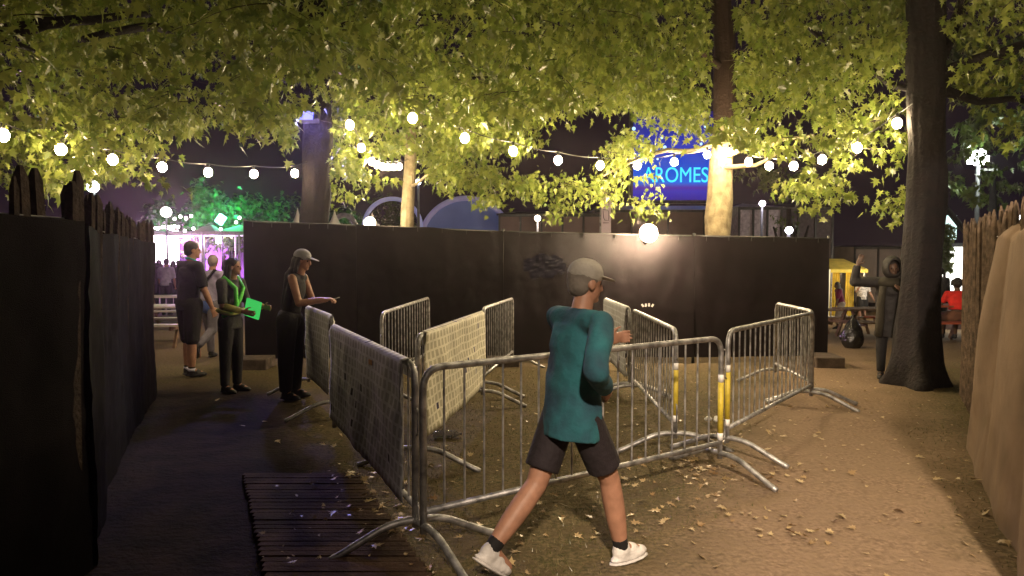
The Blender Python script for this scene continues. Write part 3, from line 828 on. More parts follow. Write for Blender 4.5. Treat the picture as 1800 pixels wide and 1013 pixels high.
me = leaves_mesh('fallen_leaves', items, DRYLEAF); o = bpy.data.objects.new('fallen_leaves', me); C.objects.link(o); tag(o, kind='stuff')
# short worn grass
gm = leaf_mat('grass_blade', (.06, .075, .02), (.22, .18, .09), .2)
rg = np.random.RandomState(3); N = 60000
gx = rg.uniform(-1.4, 5.2, N); gy = 3.2 + (rg.uniform(0, 1, N) ** 1.5) * 7.3
keepn = []
for x, y in zip(gx, gy):
    dpath = abs(x - (.45 * y + .12)) + .8 * noise.noise(Vector((x * .9, y * .9, 3)))
    dens = sstep(.5, 1.3, dpath) * (.3 + .9 * max(0, noise.noise(Vector((x * 2.6, y * 2.6, 8))) + .35))
    keepn.append(rg.rand() < dens)
gx = gx[keepn]; gy = gy[keepn]; n = len(gx)
V = np.zeros((n, 3, 3)); hgt = rg.uniform(.008, .030, n); ang = rg.uniform(0, 6.28, n); wd = rg.uniform(.0018, .004, n)
zz = np.array([gz(a, b) for a, b in zip(gx, gy)])
V[:, 0] = np.stack([gx - np.cos(ang) * wd, gy - np.sin(ang) * wd, zz - .004], 1); V[:, 1] = np.stack([gx + np.cos(ang) * wd, gy + np.sin(ang) * wd, zz - .004], 1)
V[:, 2] = np.stack([gx + rg.normal(0, .014, n), gy + rg.normal(0, .014, n), zz + hgt], 1)
me = bpy.data.meshes.new('grass'); me.from_pydata(V.reshape(-1, 3).tolist(), [], [(3 * i, 3 * i + 1, 3 * i + 2) for i in range(n)]); me.materials.append(gm)
o = bpy.data.objects.new('grass', me); C.objects.link(o); tag(o, kind='stuff')
# ------------------------------------------------------------------ people
def cap(mb, a, ra, b, rb, ends=(True, True), mid=None, n=14):
    a = Vector(a); b = Vector(b)
    pts = [a.lerp(b, i / 6) for i in range(7)]
    rs = [ra + (rb - ra) * i / 6 + (mid or 0) * math.sin(math.pi * i / 6) for i in range(7)]
    mb.tube(pts, rs, n)
    if ends[0]: mb.ell(a, ra, None, 14, 10)
    if ends[1]: mb.ell(b, rb, None, 14, 10)
def blob(name, mb, m, parent, voxel, smooth=6, fac=.5):
    me = mb.mesh(name + '_tmp', None); o = bpy.data.objects.new(name + '_tmp', me); C.objects.link(o)
    r = o.modifiers.new('r', 'REMESH'); r.mode = 'VOXEL'; r.voxel_size = voxel
    s = o.modifiers.new('s', 'SMOOTH'); s.iterations = smooth; s.factor = fac
    dg = bpy.context.evaluated_depsgraph_get(); ev = o.evaluated_get(dg)
    out = bpy.data.meshes.new_from_object(ev); bpy.data.objects.remove(o); bpy.data.meshes.remove(me)
    out.name = name; out.materials.clear(); out.materials.append(m)
    out.polygons.foreach_set('use_smooth', [True] * len(out.polygons))
    ob = bpy.data.objects.new(name, out); C.objects.link(ob); ob.parent = parent
    return ob
def cm(name, col, rough=.85, bump=.5):
    return mat(name, col, rough, 0, .22, 7, bump, 22)

def hand(mb, w, d, n, H, curl=.5, side=1):
    # w wrist, d direction, n palm normal, side gives the thumb side
    k = H / 1.75; d = d.normalized(); n = (n - d * n.dot(d)).normalized(); s = d.cross(n) * side
    pc = w + d * .05 * k
    M = Matrix((s, n, d)).transposed()
    mb.ell(pc, (.041 * k, .016 * k, .054 * k), M, 12, 8)
    for i, (o, L) in enumerate(((-.030, .066), (-.010, .078), (.010, .074), (.029, .058))):
        L *= k; b = pc + d * .038 * k + s * o * k * 1.05
        d1 = (d + n * curl * .6 + s * o * 4).normalized(); d2 = (d + n * curl * 1.9).normalized(); d3 = (d * .6 + n * curl * 2.6).normalized()
        p1 = b + d1 * L * .48; p2 = p1 + d2 * L * .32; p3 = p2 + d3 * L * .25
        for a_, c_, r_ in ((b, p1, .0088), (p1, p2, .0082), (p2, p3, .0075)): cap(mb, a_, r_ * k, c_, r_ * .95 * k, n=8)
    b = pc - d * .02 * k - s * -.034 * k * -1
    t1 = b + (-s * .75 + d * .7 + n * .3).normalized() * .038 * k; t2 = t1 + (-s * .25 + d + n * .35).normalized() * .030 * k
    cap(mb, b, .013 * k, t1, .0105 * k, n=8); cap(mb, t1, .0105 * k, t2, .0085 * k, n=8)

def person(x, y, H, yaw, label, pose, cl, vox=.014, z=None, detail=True):
    """local frame: x forward, y left, z up"""
    g = gz(x, y) if z is None else z
    root = thing('person', (x, y, g), label, 'person', pose.get('group'))
    root.rotation_euler = (0, 0, R(yaw))
    V_ = Vector
    lean = R(pose.get('lean', 4)); cl_, sl_ = math.cos(lean), math.sin(lean)
    sh_tw = R(pose.get('twist', 0)); hipz = pose.get('hipz')
    thigh, shin = .245 * H, .235 * H
    hw = .052 * H
    legs = {}
    for sd, key in ((1, 'L'), (-1, 'R')):
        tv = V_(pose.get('thigh' + key, (0.03, 0, -1))).normalized(); sv = V_(pose.get('shin' + key, (-.03, 0, -1))).normalized()
        h = V_((0, sd * hw, 0)); k = h + tv * thigh; a = k + sv * shin
        legs[key] = [h, k, a, V_(pose.get('foot' + key, (1, sd * .15, -.05))).normalized()]
    low = min(l[2].z for l in legs.values())
    base = pose['hip'] if 'hip' in pose else -low + .05 * H
    for l in legs.values():
        for i in range(3): l[i] = l[i] + V_((0, 0, base))
    hip = V_((0, 0, base))
    def T(fx, fy, fz):   # torso coordinates in H, from hip
        q = V_((fx * H, fy * H, fz * H)); q = V_((q.x * cl_ + q.z * sl_, q.y, -q.x * sl_ + q.z * cl_))
        if sh_tw and fz > .12:
            c_, s_ = math.cos(sh_tw), math.sin(sh_tw); q = V_((q.x * c_ - q.y * s_, q.x * s_ + q.y * c_, q.z))
        return hip + q
    ML = Euler((0, lean, 0)).to_matrix() 
    if sh_tw: MS = Euler((0, 0, sh_tw)).to_matrix() @ ML
    else: MS = ML
    bw = cl.get('wide', 1.0)
    arms = {}
    for sd, key in ((1, 'L'), (-1, 'R')):
        s = T(0, sd * .105 * bw, .285); uv = V_(pose.get('up' + key, (.05, sd * .15, -1))).normalized(); fv = V_(pose.get('fo' + key, (.25, sd * .02, -1))).normalized()
        e = s + uv * .17 * H; w = e + fv * .148 * H; arms[key] = (s, e, w, fv)
    hy = R(pose.get('head_yaw', 0)); hp = R(pose.get('head_pitch', 0))
    MH = Euler((0, 0, hy)).to_matrix() @ Euler((0, hp, 0)).to_matrix()
    neck = T(.005, 0, .315); hc = neck + V_((.018 * H, 0, .088 * H)) + V_((math.sin(hp) * .02 * H, 0, 0))
    def HD(a, b, c): return hc + MH @ V_((a * H, b * H, c * H))

    # ---- body, one mesh
    mb = MB()
    mb.ell(T(0, 0, .20), (.058 * H, .088 * H * bw, .095 * H), MS); mb.ell(T(0, 0, .10), (.050 * H, .074 * H * bw, .085 * H), ML)
    mb.ell(T(-.004, 0, .01), (.060 * H, .085 * H * bw, .060 * H), ML)
    cap(mb, T(-.005, -.09, .285), .030 * H, T(-.005, .09, .285), .030 * H)
    cap(mb, T(0, 0, .27), .036 * H, hc - V_((.004 * H, 0, .03 * H)), .031 * H)
    mb.ell(hc + MH @ V_((-.004 * H, 0, .012 * H)), (.053 * H, .043 * H, .052 * H), MH, 18, 14)
    mb.ell(HD(.010, 0, -.022), (.038 * H, .034 * H, .042 * H), MH, 16, 12)
    mb.ell(HD(.036, 0, -.050), (.013 * H, .014 * H, .011 * H), MH)
    mb.ell(HD(.050, 0, -.008), (.010 * H, .0075 * H, .018 * H), MH @ Euler((0, R(-18), 0)).to_matrix())
    mb.ell(HD(.056, 0, -.018), (.007 * H, .009 * H, .006 * H), MH)
    mb.ell(HD(.044, 0, -.034), (.008 * H, .014 * H, .0045 * H), MH)
    for sd in (-1, 1): mb.ell(HD(-.002, sd * .0445, -.006), (.013 * H, .006 * H, .018 * H), MH)
    for key in 'LR':
        s, e, w, fv = arms[key]
        cap(mb, s, .029 * H, e, .023 * H); cap(mb, e, .0235 * H, w, .0155 * H, mid=.003 * H)
        pn = V_(pose.get('palm' + key, (0, -1 if key == 'L' else 1, 0)))
        if detail: hand(mb, w, V_(pose.get('hand' + key, fv)), pn, H, pose.get('curl', .45), 1 if key == 'L' else -1)
        else: mb.ell(w + fv * .04 * H, (.022 * H,) * 3)
        h, k, a, fd = legs[key]
        cap(mb, h, .052 * H, k, .033 * H); cap(mb, k, .033 * H, a, .021 * H, mid=.006 * H)
        cap(mb, a, .021 * H, a + fd * .07 * H - V_((0, 0, .025 * H)), .018 * H)
    blob('body', mb, cl.get('skin', SKIN), root, vox if not detail else min(vox, .0085), 3 if detail else 4)
    def ob(name, mb, m, par=root):
        o = mb.build(name, m, None, True); o.parent = par; return o
    if detail:
        for sd in (-1, 1): ob('eye', MB().ell(HD(.0395, sd * .018, .002), .0065 * H, None, 10, 8), EYE_M)
    # ---- upper garment
    inf = cl.get('loose', .012)
    mb = MB(); top = cl['top']
    mb.ell(T(0, 0, .20), (.058 * H + inf, .090 * H * bw + inf, .098 * H + inf * .4), MS); 
    hem = cl.get('hem', -.02)
    nr_, ns_ = 14, 24; ring = []
    for i in range(nr_ + 1):
        f = hem + (.27 - hem) * i / nr_; u = i / nr_
        rx = (.056 + .004 * math.cos(u * 5)) * H + inf * (1.5 - .6 * u); ry = (.086 - .010 * math.sin(min(1, u * 1.6) * math.pi)) * H * bw + inf * (1.3 - .5 * u)
        if u > .8: rx *= 1 - (u - .8) * .9; ry *= 1 - (u - .8) * .6
        for j in range(ns_):
            a = 2 * math.pi * j / ns_; wv = 1 + (.035 * math.sin(a * 5 + f * 30) + .03 * noise.noise(V_((math.cos(a) * 2, math.sin(a) * 2, f * 16)))) * min(1, inf / .02)
            ring.append(T(-.002 + rx * math.cos(a) * wv / H, ry * math.sin(a) * wv / H, f))
    mb.add(ring, [(i * ns_ + j, i * ns_ + (j + 1) % ns_, (i + 1) * ns_ + (j + 1) % ns_, (i + 1) * ns_ + j) for i in range(nr_) for j in range(ns_)] + [tuple(range(ns_ - 1, -1, -1)), tuple(nr_ * ns_ + j for j in range(ns_))])
    cap(mb, T(-.005, -.092, .283), .031 * H + inf * .8, T(-.005, .092, .283), .031 * H + inf * .8)
    cap(mb, T(0, 0, .28), .037 * H + inf * .6, T(.008, 0, .318), .034 * H + inf * .4, (True, False))
    sl = cl.get('sleeve', 1.0)      # 0 none, 1 to elbow, 2 to wrist
    for key in 'LR':
        s, e, w, fv = arms[key]
        if sl > 0: cap(mb, s, .030 * H + inf * .75, s.lerp(e, min(1, sl)), .026 * H + inf * .75, (True, sl > 1))
        if sl > 1: cap(mb, e, .0265 * H + inf * .7, e.lerp(w, min(1, (sl - 1)) * .96), .0175 * H + inf * .6, (True, False))
    st_ = len(mb.v)
    for i in range(len(mb.v)):
        v = V_(mb.v[i]); mb.v[i] = tuple(v + V_((noise.noise(v * 9), noise.noise(v * 9 + V_((5, 0, 0))), 0)) * inf * .55)
    topo = blob('shirt' if not cl.get('topname') else cl['topname'], mb, top, root, vox, 3)
    # ---- trousers / shorts
    if cl.get('bottom'):
        mb = MB(); L_ = cl.get('leg', 2.0); inf2 = cl.get('loose2', .012)
        mb.ell(T(-.004, 0, .03), (.060 * H + inf2, .086 * H * bw + inf2, .050 * H), ML); mb.ell(T(-.004, 0, 0), (.062 * H + inf2, .088 * H * bw + inf2, .058 * H), ML)
        for key in 'LR':
            h, k, a, fd = legs[key]
            cap(mb, h, .054 * H + inf2, h.lerp(k, min(1, L_)), (.050 if L_ < 1 else .036) * H + inf2 * (1.5 if L_ < 1 else 1), (True, L_ > 1))
            if L_ > 1: cap(mb, k, .037 * H + inf2, k.lerp(a, min(1, L_ - 1) * .97), .026 * H + inf2 * .9, (True, False))
        blob(cl.get('botname', 'trousers'), mb, cl['bottom'], root, vox, 3)
    # ---- shoes and socks
    sm_ = cl.get('shoe', cm('black_shoe', (.012, .012, .012), .6))
    for key in 'LR':
        h, k, a, fd = legs[key]
        up = V_((0, 0, 1)) - fd * fd.z; up.normalize(); sd = up.cross(fd); M = Matrix((fd, sd, up)).transposed()
        c0 = a + fd * .012 * H - up * .020 * H
        mb = MB(); mb.ell(c0 - fd * .010 * H + up * .008 * H, (.034 * H, .026 * H, .038 * H), M); mb.ell(c0 + fd * .022 * H + up * .002 * H, (.038 * H, .024 * H, .026 * H), M); mb.ell(c0 + fd * .045 * H - up * .008 * H, (.052 * H, .027 * H, .020 * H), M)
        mb.ell(c0 + fd * .020 * H - up * .016 * H, (.078 * H, .027 * H, .012 * H), M)
        so = blob('shoe', mb, sm_, root, .007 if detail else .012, 3)
        if cl.get('sole'):
            s2 = MB(); s2.ell(c0 + fd * .022 * H - up * .026 * H, (.083 * H, .029 * H, .0075 * H), M); ob('sole', s2, cl['sole'], so)
        if cl.get('sock'):
            s2 = MB(); cap(s2, a - (a - k).normalized() * .0 , .024 * H, a.lerp(k, cl.get('sockh', .16)), .025 * H, (True, False)); ob('sock', s2, cl['sock'])
    # ---- hair / hat
    if cl.get('hair') != 0:
        hm = cl.get('hair', HAIR); mb = MB()
        mb.ell(HD(-.010, 0, .020), (.054 * H, .049 * H, .051 * H), MH, 18, 14)
        mb.ell(HD(-.026, 0, -.004), (.036 * H, .045 * H, .045 * H), MH, 18, 14)
        hl = cl.get('hairlen', 0)
        if hl:
            p = HD(-.034, 0, -.01); q = HD(-.040, 0, -.06); r_ = T(-.062, 0, .27 - hl * .35)
            cap(mb, p, .040 * H, q, .034 * H); cap(mb, q, .034 * H, T(-.060, 0, .29), .030 * H); cap(mb, T(-.060, 0, .29), .032 * H, r_, .014 * H)
            for sd in (-1, 1): cap(mb, HD(-.012, sd * .040, -.0), .018 * H, HD(-.018, sd * .046, -.075), .016 * H)
        if cl.get('curly'):
            rr = random.Random(4)
            for _ in range(60):
                a_, b_ = rr.uniform(0, 6.28), rr.uniform(-.4, 1.5); d_ = V_((math.cos(a_) * math.cos(b_), math.sin(a_) * math.cos(b_), math.sin(b_)))
                if d_.x > .55 and d_.z < .5: continue
                mb.ell(HD(-.008, 0, .012) + d_ * .058 * H, .016 * H, None, 8, 6)
        for i in range(len(mb.v)):
            v = V_(mb.v[i]); mb.v[i] = tuple(v + V_((noise.noise(v * 22), noise.noise(v * 22 + V_((5, 0, 0))), noise.noise(v * 30))) * .006)
        blob('hair', mb, hm, root, .009 if detail else .014, 2)
    if cl.get('cap'):
        mb = MB(); mb.ell(HD(-.006, 0, .030), (.059 * H, .051 * H, .047 * H), MH, 20, 14)
        cb = blob('cap', mb, cl['cap'], root, .008, 2)
        if cl.get('brim', True):
            b2 = MB(); b2.ell(HD(.062 * cl.get('brimk', 1), 0, .022), (.050 * H, .040 * H, .0045 * H), MH @ Euler((0, R(10), 0)).to_matrix(), 18, 8); ob('brim', b2, cl['cap'], cb)
    return root, dict(T=T, HD=HD, arms=arms, legs=legs, H=H, MS=MS, MH=MH, ML=ML, ob=ob, hip=hip)

teal = mat('teal_jacket_cloth', (.010, .035, .06), .92, 0, .3, 4.5, 1.0, 9, col2=(.013, .11, .135), detail=2)
black_cloth = cm('black_cloth', (.0045, .004, .005)); navy = cm('dark_navy_cloth', (.007, .005, .017)); dshort = cm('dark_shorts_cloth', (.010, .006, .009))
whiteshoe = cm('pale_trainer', (.55, .53, .52), .6); greycap = cm('pale_grey_cap', (.36, .34, .30)); capcl = cm('light_grey_cap', (.30, .30, .33))
greytop = cm('grey_top', (.03, .03, .03)); lav = cm('lavender_hoodie_cloth', (.30, .27, .42)); denim = cm('blue_denim', (.10, .16, .50)); leggy = cm('grey_legging', (.16, .15, .19))
hivis = mat('hivis_green', (.10, .62, .08), .6, 0, .15, 12, .3, 30); khaki = cm('khaki_coat', (.022, .018, .010)); rain = mat('dark_raincoat', (.008, .006, .007), .7, 0, .3, 6, .8, 12)
maroon = cm('maroon_cloth', (.16, .008, .05)); palep = cm('pale_trousers', (.42, .36, .30)); redc = cm('red_cloth', (.60, .02, .015)); brownc = cm('brown_skirt_cloth', (.12, .05, .03))

# runner
r, b = person(X(1006, 3.76), 3.76, 1.715, 34, 'person in teal jacket and dark shorts striding past the front barrier',
  dict(lean=5, twist=-8, thighR=(.46, 0, -.9), shinR=(.22, 0, -1), footR=(1, 0, .02), thighL=(-.40, 0, -.92), shinL=(-.72, .0, -.72), footL=(.80, 0, -.60),
       upL=(.62, .35, -.62), foL=(.80, -.1, .10), upR=(-.55, -.50, -.75), foR=(.62, .45, -.45), head_yaw=-12, head_pitch=6, curl=.7),
  dict(top=teal, topname='jacket', loose=.024, sleeve=2, hem=-.075, bottom=dshort, botname='shorts', leg=.80, loose2=.006, shoe=whiteshoe, sole=whiteshoe, sock=black_cloth, sockh=.14, cap=greycap, brimk=.8, hair=cm('grey_hair', (.16, .14, .12)), wide=1.2), vox=.011)
# woman in cap leaning on the barrier
r, b = person(X(508, 8.35), 8.35, 1.77, -4, 'woman in pale cap and black dress leaning on the far left barrier',
  dict(lean=12, thighL=(.06, 0, -1), thighR=(-.04, 0, -1), shinR=(-.02, 0, -1), upR=(.30, -.12, -.95), foR=(.80, .30, .12), upL=(.30, .15, -.95), foL=(.72, -.45, .08), head_pitch=10, curl=.9, palmR=(0, .3, -1), palmL=(0, 0, -1)),
  dict(top=black_cloth, topname='dress', sleeve=0, loose=.008, hem=-.06, bottom=black_cloth, leg=2, loose2=.03, cap=capcl, hairlen=.6), vox=.012)
w_ = b['arms']['R'][2]; b['ob']('cigarette', MB().tube([w_ + Vector((.14, .0, .01)), w_ + Vector((.205, .0, .03))], .005, 8), mat('cigarette_paper', (.8, .78, .75), .6))

# woman with green board
r, b = person(X(403, 8.8), 8.8, 1.68, -12, 'long haired woman with green sash holding a green board',
  dict(lean=2, thighL=(.08, 0, -1), thighR=(-.05, 0, -1), upR=(.15, -.12, -.95), foR=(.90, .15, -.22), upL=(.25, .12, -.95), foL=(.90, -.12, -.12), head_yaw=12, palmR=(0, 1, 0)),
  dict(top=greytop, sleeve=.9, loose=.016, hem=-.05, bottom=black_cloth, leg=2, hairlen=.62, wide=1.12), vox=.012)
wb_ = MB(); pb = [b['T'](.128 / 1.68 * math.cos(a), .185 / 1.68 * math.sin(a), .075 + .01 * math.sin(2 * a)) for a in [i * math.pi / 10 for i in range(21)]]
wb_.tube(pb, .026, 8); b['ob']('vest_band', wb_, mat('yellow_sleeve', (.45, .42, .12), .7, 0, .2, 10))
sv = MB().tube([b['T'](-.07, -.06, .27), b['T'](0, -.085, .325), b['T'](.075, -.055, .25), b['T'](.088, -.06, .15), b['T'](.082, -.065, .08)], .026, 8); b['ob']('vest_strap', sv, hivis)
sash = MB(); pts = [b['T'](-.07, .06, .27), b['T'](0, .085, .325), b['T'](.07, .05, .25), b['T'](.085, -.01, .17), b['T'](.075, -.07, .09), b['T'](0, -.10, .04)]
sash.tube(pts, .024, 8); o = b['ob']('sash', sash, hivis)
for key in 'LR':
    s, e, w_, fv = b['arms'][key]
    b['ob']('sleeve_band', MB().tube([e.lerp(w_, .1), e.lerp(w_, .5), e.lerp(w_, .95)], [.047, .043, .036], 12), mat('yellow_sleeve', (.45, .42, .12), .7, 0, .2, 10))
c = r.location + Euler((0, 0, R(-12))).to_matrix() @ ((b['arms']['L'][2] + b['arms']['R'][2]) / 2 + Vector((.05, -.09, .01)))
bd = MB().box(c, (.23, .03, .22), R(-22), 0, R(14)).build('green_board', emat('green_board_added_glow', (.08, .85, .16), .62)); bevel(bd, .012, 3)  # glow added to the green colour, as little light reaches it
tag(bd, 'small green board with added glow, held by the long haired woman', 'board')

# tall man seen from behind
r, b = person(X(331, 9.95), 9.95, 1.90, 52, 'tall man with teal collar and black shorts, seen from behind',
  dict(lean=2, thighL=(.05, 0, -1), thighR=(-.05, 0, -1), footR=(1, -.35, -.05), upR=(.15, -.22, -1), foR=(.42, .0, -1), upL=(.1, .25, -1), foL=(.35, 0, -1), head_yaw=-20),
  dict(top=navy, sleeve=.95, loose=.026, hem=-.04, bottom=black_cloth, botname='shorts', leg=1.02, loose2=.035, sock=black_cloth, sockh=.72, wide=1.08), vox=.013)
b['ob']('collar', MB().tube([b['T'](.01 + .036 * math.cos(a), .036 * math.sin(a), .332 - .012 * math.cos(a)) for a in [i * math.pi / 8 for i in range(17)]], .013, 8), mat('teal_collar_cloth', (.04, .40, .36), .7))
for key in 'LR':
    a = b['legs'][key][2]; b['ob']('ankle_sock', MB().tube([a + Vector((0, 0, -.01)), a + Vector((0, 0, .03))], [.054, .052], 12), mat('white_sock', (.6, .6, .8), .8))

# walker in lavender hoodie behind
r, b = person(X(366, 11.7), 11.7, 1.74, 75, 'walker in lavender hoodie with black strap and blue shorts',
  dict(lean=8, thighL=(.30, 0, -1), shinL=(.05, 0, -1), thighR=(-.18, -.05, -1), shinR=(-.85, .0, -.55), footR=(.15, 0, -1), upR=(-.1, -.25, -1), foR=(.5, .0, -.9), head_yaw=10, head_pitch=14),
  dict(top=lav, topname='hoodie', sleeve=2, loose=.024, hem=.02, bottom=leggy, leg=2, hair=cm('fair_hair', (.25, .2, .2))), vox=.014)
b['ob']('denim_shorts', MB().ell(b['T'](-.004, 0, .0), (.135, .175, .16), b['ML'], 18, 12), denim)
b['ob']('strap', MB().tube([b['T'](-.075, .05, .12), b['T'](-.085, -.02, .22), b['T'](-.05, -.07, .32), b['T'](.03, -.06, .32), b['T'](.09, -.03, .2)], .022, 8), black_cloth)

# hooded person beside the tree with a raised arm
r, b = person(X(1568, 9.75), 9.75, 1.63, -112, 'hooded person in dark raincoat raising one arm beside the large trunk',
  dict(lean=3, thighL=(.05, .05, -1), thighR=(-.03, -.05, -1), upR=(.15, -.80, .02), foR=(.10, .16, 1), handR=(.08, .35, 1), palmR=(1, 0, 0), upL=(.35, .2, -.8), foL=(.55, -.6, .55), head_yaw=12, curl=.12),
  dict(top=rain, topname='raincoat', sleeve=2, loose=.035, hem=-.17, bottom=black_cloth, leg=2, skin=SKIN2, wide=1.12), vox=.013)
# hood: open shell round the head
hd = MB(); n1, n2 = 26, 16; vs = []
for j in range(n2 + 1):
    th = R(38) + (math.pi - R(38)) * j / n2
    for i in range(n1):
        ph = 2 * math.pi * i / n1
        d_ = Vector((math.cos(th) * .078, math.sin(th) * math.cos(ph) * .070, math.sin(th) * math.sin(ph) * .088 + (.012 if math.sin(ph) > 0 else 0)))
        vs.append(b['HD'](-.004, 0, .005) + b['MH'] @ d_ * 1.60)
hd.add(vs, [(j * n1 + i, j * n1 + (i + 1) % n1, (j + 1) * n1 + (i + 1) % n1, (j + 1) * n1 + i) for j in range(n2) for i in range(n1)])
o = b['ob']('hood', hd, rain); md = o.modifiers.new('t', 'SOLIDIFY'); md.thickness = .012
b['ob']('shawl', MB().ell(b['T'](.005, 0, .285), (.135, .20, .085), b['MS'], 20, 12), khaki)
b['ob']('side_panel', MB().tube([b['T'](.085, -.07, .26), b['T'](.095, -.085, .12), b['T'](.10, -.09, -.04), b['T'](.09, -.095, -.16)], [.045, .05, .055, .05], 10), khaki)

# people beyond the gap
person(X(1480, 24), 24, 1.62, 172, 'woman in maroon top and pale trousers walking left by the yellow stall',
  dict(lean=12, thighL=(.35, 0, -1), shinL=(.0, 0, -1), thighR=(-.32, 0, -1), shinR=(-.65, 0, -.8), upR=(-.45, -.25, -.8), foR=(-.1, 0, -1), upL=(.3, .2, -1), group=None),
  dict(top=maroon, sleeve=1, loose=.03, bottom=palep, leg=1.75, loose2=.03, hairlen=.3, skin=SKIN2), vox=.02, detail=False)
person(X(1517, 26), 26, 1.72, -85, 'man in pale striped shirt and dark shorts with hand at his face',
  dict(lean=0, upR=(.3, -.35, -.7), foR=(.35, .45, .9), upL=(.05, .4, -1), foL=(.3, .3, -.8)),
  dict(top=mat('striped_shirt', (.50, .46, .44), .8, 0, .45, 18, 0), sleeve=.9, loose=.03, bottom=black_cloth, botname='shorts', leg=.95, loose2=.03), vox=.02, detail=False)
person(X(1687, 14.6), 14.6, 1.68, 80, 'seated woman in red top with curly black hair, seen from behind',
  dict(lean=6, hip=.50, thighL=(1, .1, -.05), thighR=(1, -.1, -.05), shinL=(.1, 0, -1), shinR=(.1, 0, -1), upR=(.35, -.3, -.9), foR=(.8, .1, -.1), upL=(.35, .3, -.9), foL=(.8, -.1, -.1)),
  dict(top=redc, sleeve=.7, loose=.02, hem=.09, bottom=brownc, botname='skirt', leg=1.1, loose2=.045, curly=True, skin=SKIN2, wide=1.12), vox=.018, detail=False)
person(X(1655, 17), 17, 1.70, 100, 'dim figure standing between the large trunk and the bright stall',
  dict(lean=2), dict(top=greytop, sleeve=1, loose=.02, bottom=black_cloth), vox=.02, detail=False)
cr = random.Random(21)
CROWD = [(268, 21, 'purple lit figure at the left end of the crowd, half behind the fence', navy), (279, 22.5, 'figure in dark clothes second from the left fence, before the white glare', black_cloth), (290, 20.5, 'figure in pale shirt standing before the white stage glare', lav),
         (303, 23, 'figure in dark clothes under the middle of the white glare', navy), (313, 25, 'small figure at the right side of the white glare', black_cloth), (396, 24, 'figure with raised hands between the lavender hoodie and the woman', cm('brownish_top', (.15, .08, .07)))]
for i, (px, D, lb, m) in enumerate(CROWD):
    ps = dict(lean=cr.uniform(0, 8), group='people watching the distant stage')
    if i == 5: ps.update(upR=(.3, -.3, .6), foR=(.1, 0, 1), upL=(.3, .3, .6), foL=(.1, 0, 1))
    person(X(px, D), D, 1.62 + cr.uniform(-.06, .1), 90 + cr.uniform(-40, 40), lb, ps, dict(top=m, sleeve=1, loose=.025, bottom=black_cloth, hairlen=.3 * (i % 2)), vox=.024, detail=False)
# ------------------------------------------------------------------ beyond the fences
def text(s, loc, size, m, name, parent, rot=(R(90), 0, 0), ext=.02, xs=1):
    c = bpy.data.curves.new(name, 'FONT'); c.body = s; c.size = size; c.extrude = ext; c.align_x = 'CENTER'; c.align_y = 'CENTER'; c.offset = 0
    o = bpy.data.objects.new(name + '_tmp', c); C.objects.link(o)
    me = bpy.data.meshes.new_from_object(o.evaluated_get(bpy.context.evaluated_depsgraph_get())); bpy.data.objects.remove(o)
    me.transform(Matrix.Translation(loc) @ Euler(rot).to_matrix().to_4x4() @ Matrix.Diagonal((xs, 1, 1, 1))); me.materials.clear(); me.materials.append(m)
    o = bpy.data.objects.new(name, me); C.objects.link(o); attach(o, parent); return o

# big blue screen over the stage tent
D = 34; x0, x1 = X(1112, D), X(1268, D); z0, z1 = PZ(352, D), PZ(196, D)
t = thing('led_screen', ((x0 + x1) / 2, D, 0), 'tall blue glowing screen with cyan letters behind the lit trunk', 'screen')
MB().box(((x0 + x1) / 2, D + .25, (z0 + z1) / 2), (x1 - x0 + .3, .4, z1 - z0 + .3)).build('frame', DARKSTEEL, t)
m = bpy.data.materials.new('screen_picture'); m.use_nodes = True; n = m.node_tree.nodes; l = m.node_tree.links; n.remove(n['Principled BSDF'])
g = n.new('ShaderNodeTexCoord'); s_ = n.new('ShaderNodeSeparateXYZ'); l.new(g.outputs['Generated'], s_.inputs[0]); r_ = n.new('ShaderNodeValToRGB')
e = r_.color_ramp.elements; e[0].position = 0; e[0].color = (.03, .012, .35, 1); e[1].position = 1; e[1].color = (.02, .015, .20, 1)
for p_, c_ in ((.10, (.04, .03, .55, 1)), (.14, (.10, .02, .42, 1)), (.20, (.01, .16, .95, 1)), (.34, (.005, .10, .85, 1)), (.6, (.03, .05, .6, 1))):
    k = e.new(p_); k.color = c_
l.new(s_.outputs[2], r_.inputs[0]); em = n.new('ShaderNodeEmission'); em.inputs[1].default_value = .75; l.new(r_.outputs[0], em.inputs[0]); l.new(em.outputs[0], n['Material Output'].inputs[0])
MB().box(((x0 + x1) / 2, D, (z0 + z1) / 2), (x1 - x0, .08, z1 - z0)).build('picture', m, t)
cy = emat('cyan_letters', (.05, .75, 1.0), 1.2)
q = P(1188, 309, D - .08); text('AROMES', q, 1.02, cy, 'lettering', t, xs=.80)
q = P(1165, 245, D - .08)
for w_, px, py in (('LES', 1150, 280), ('FESTIVAL', 1165, 243)): pass
mb = MB(); rr = random.Random(8)
for i in range(16):
    q = P(rr.uniform(1098, 1240), rr.uniform(205, 288), D - .1); mb.ell(q, rr.uniform(.03, .09), None, 6, 4)
mb.build('light_dots', emat('pale_blue_dots', (.45, .75, 1.0), 1.6), t)

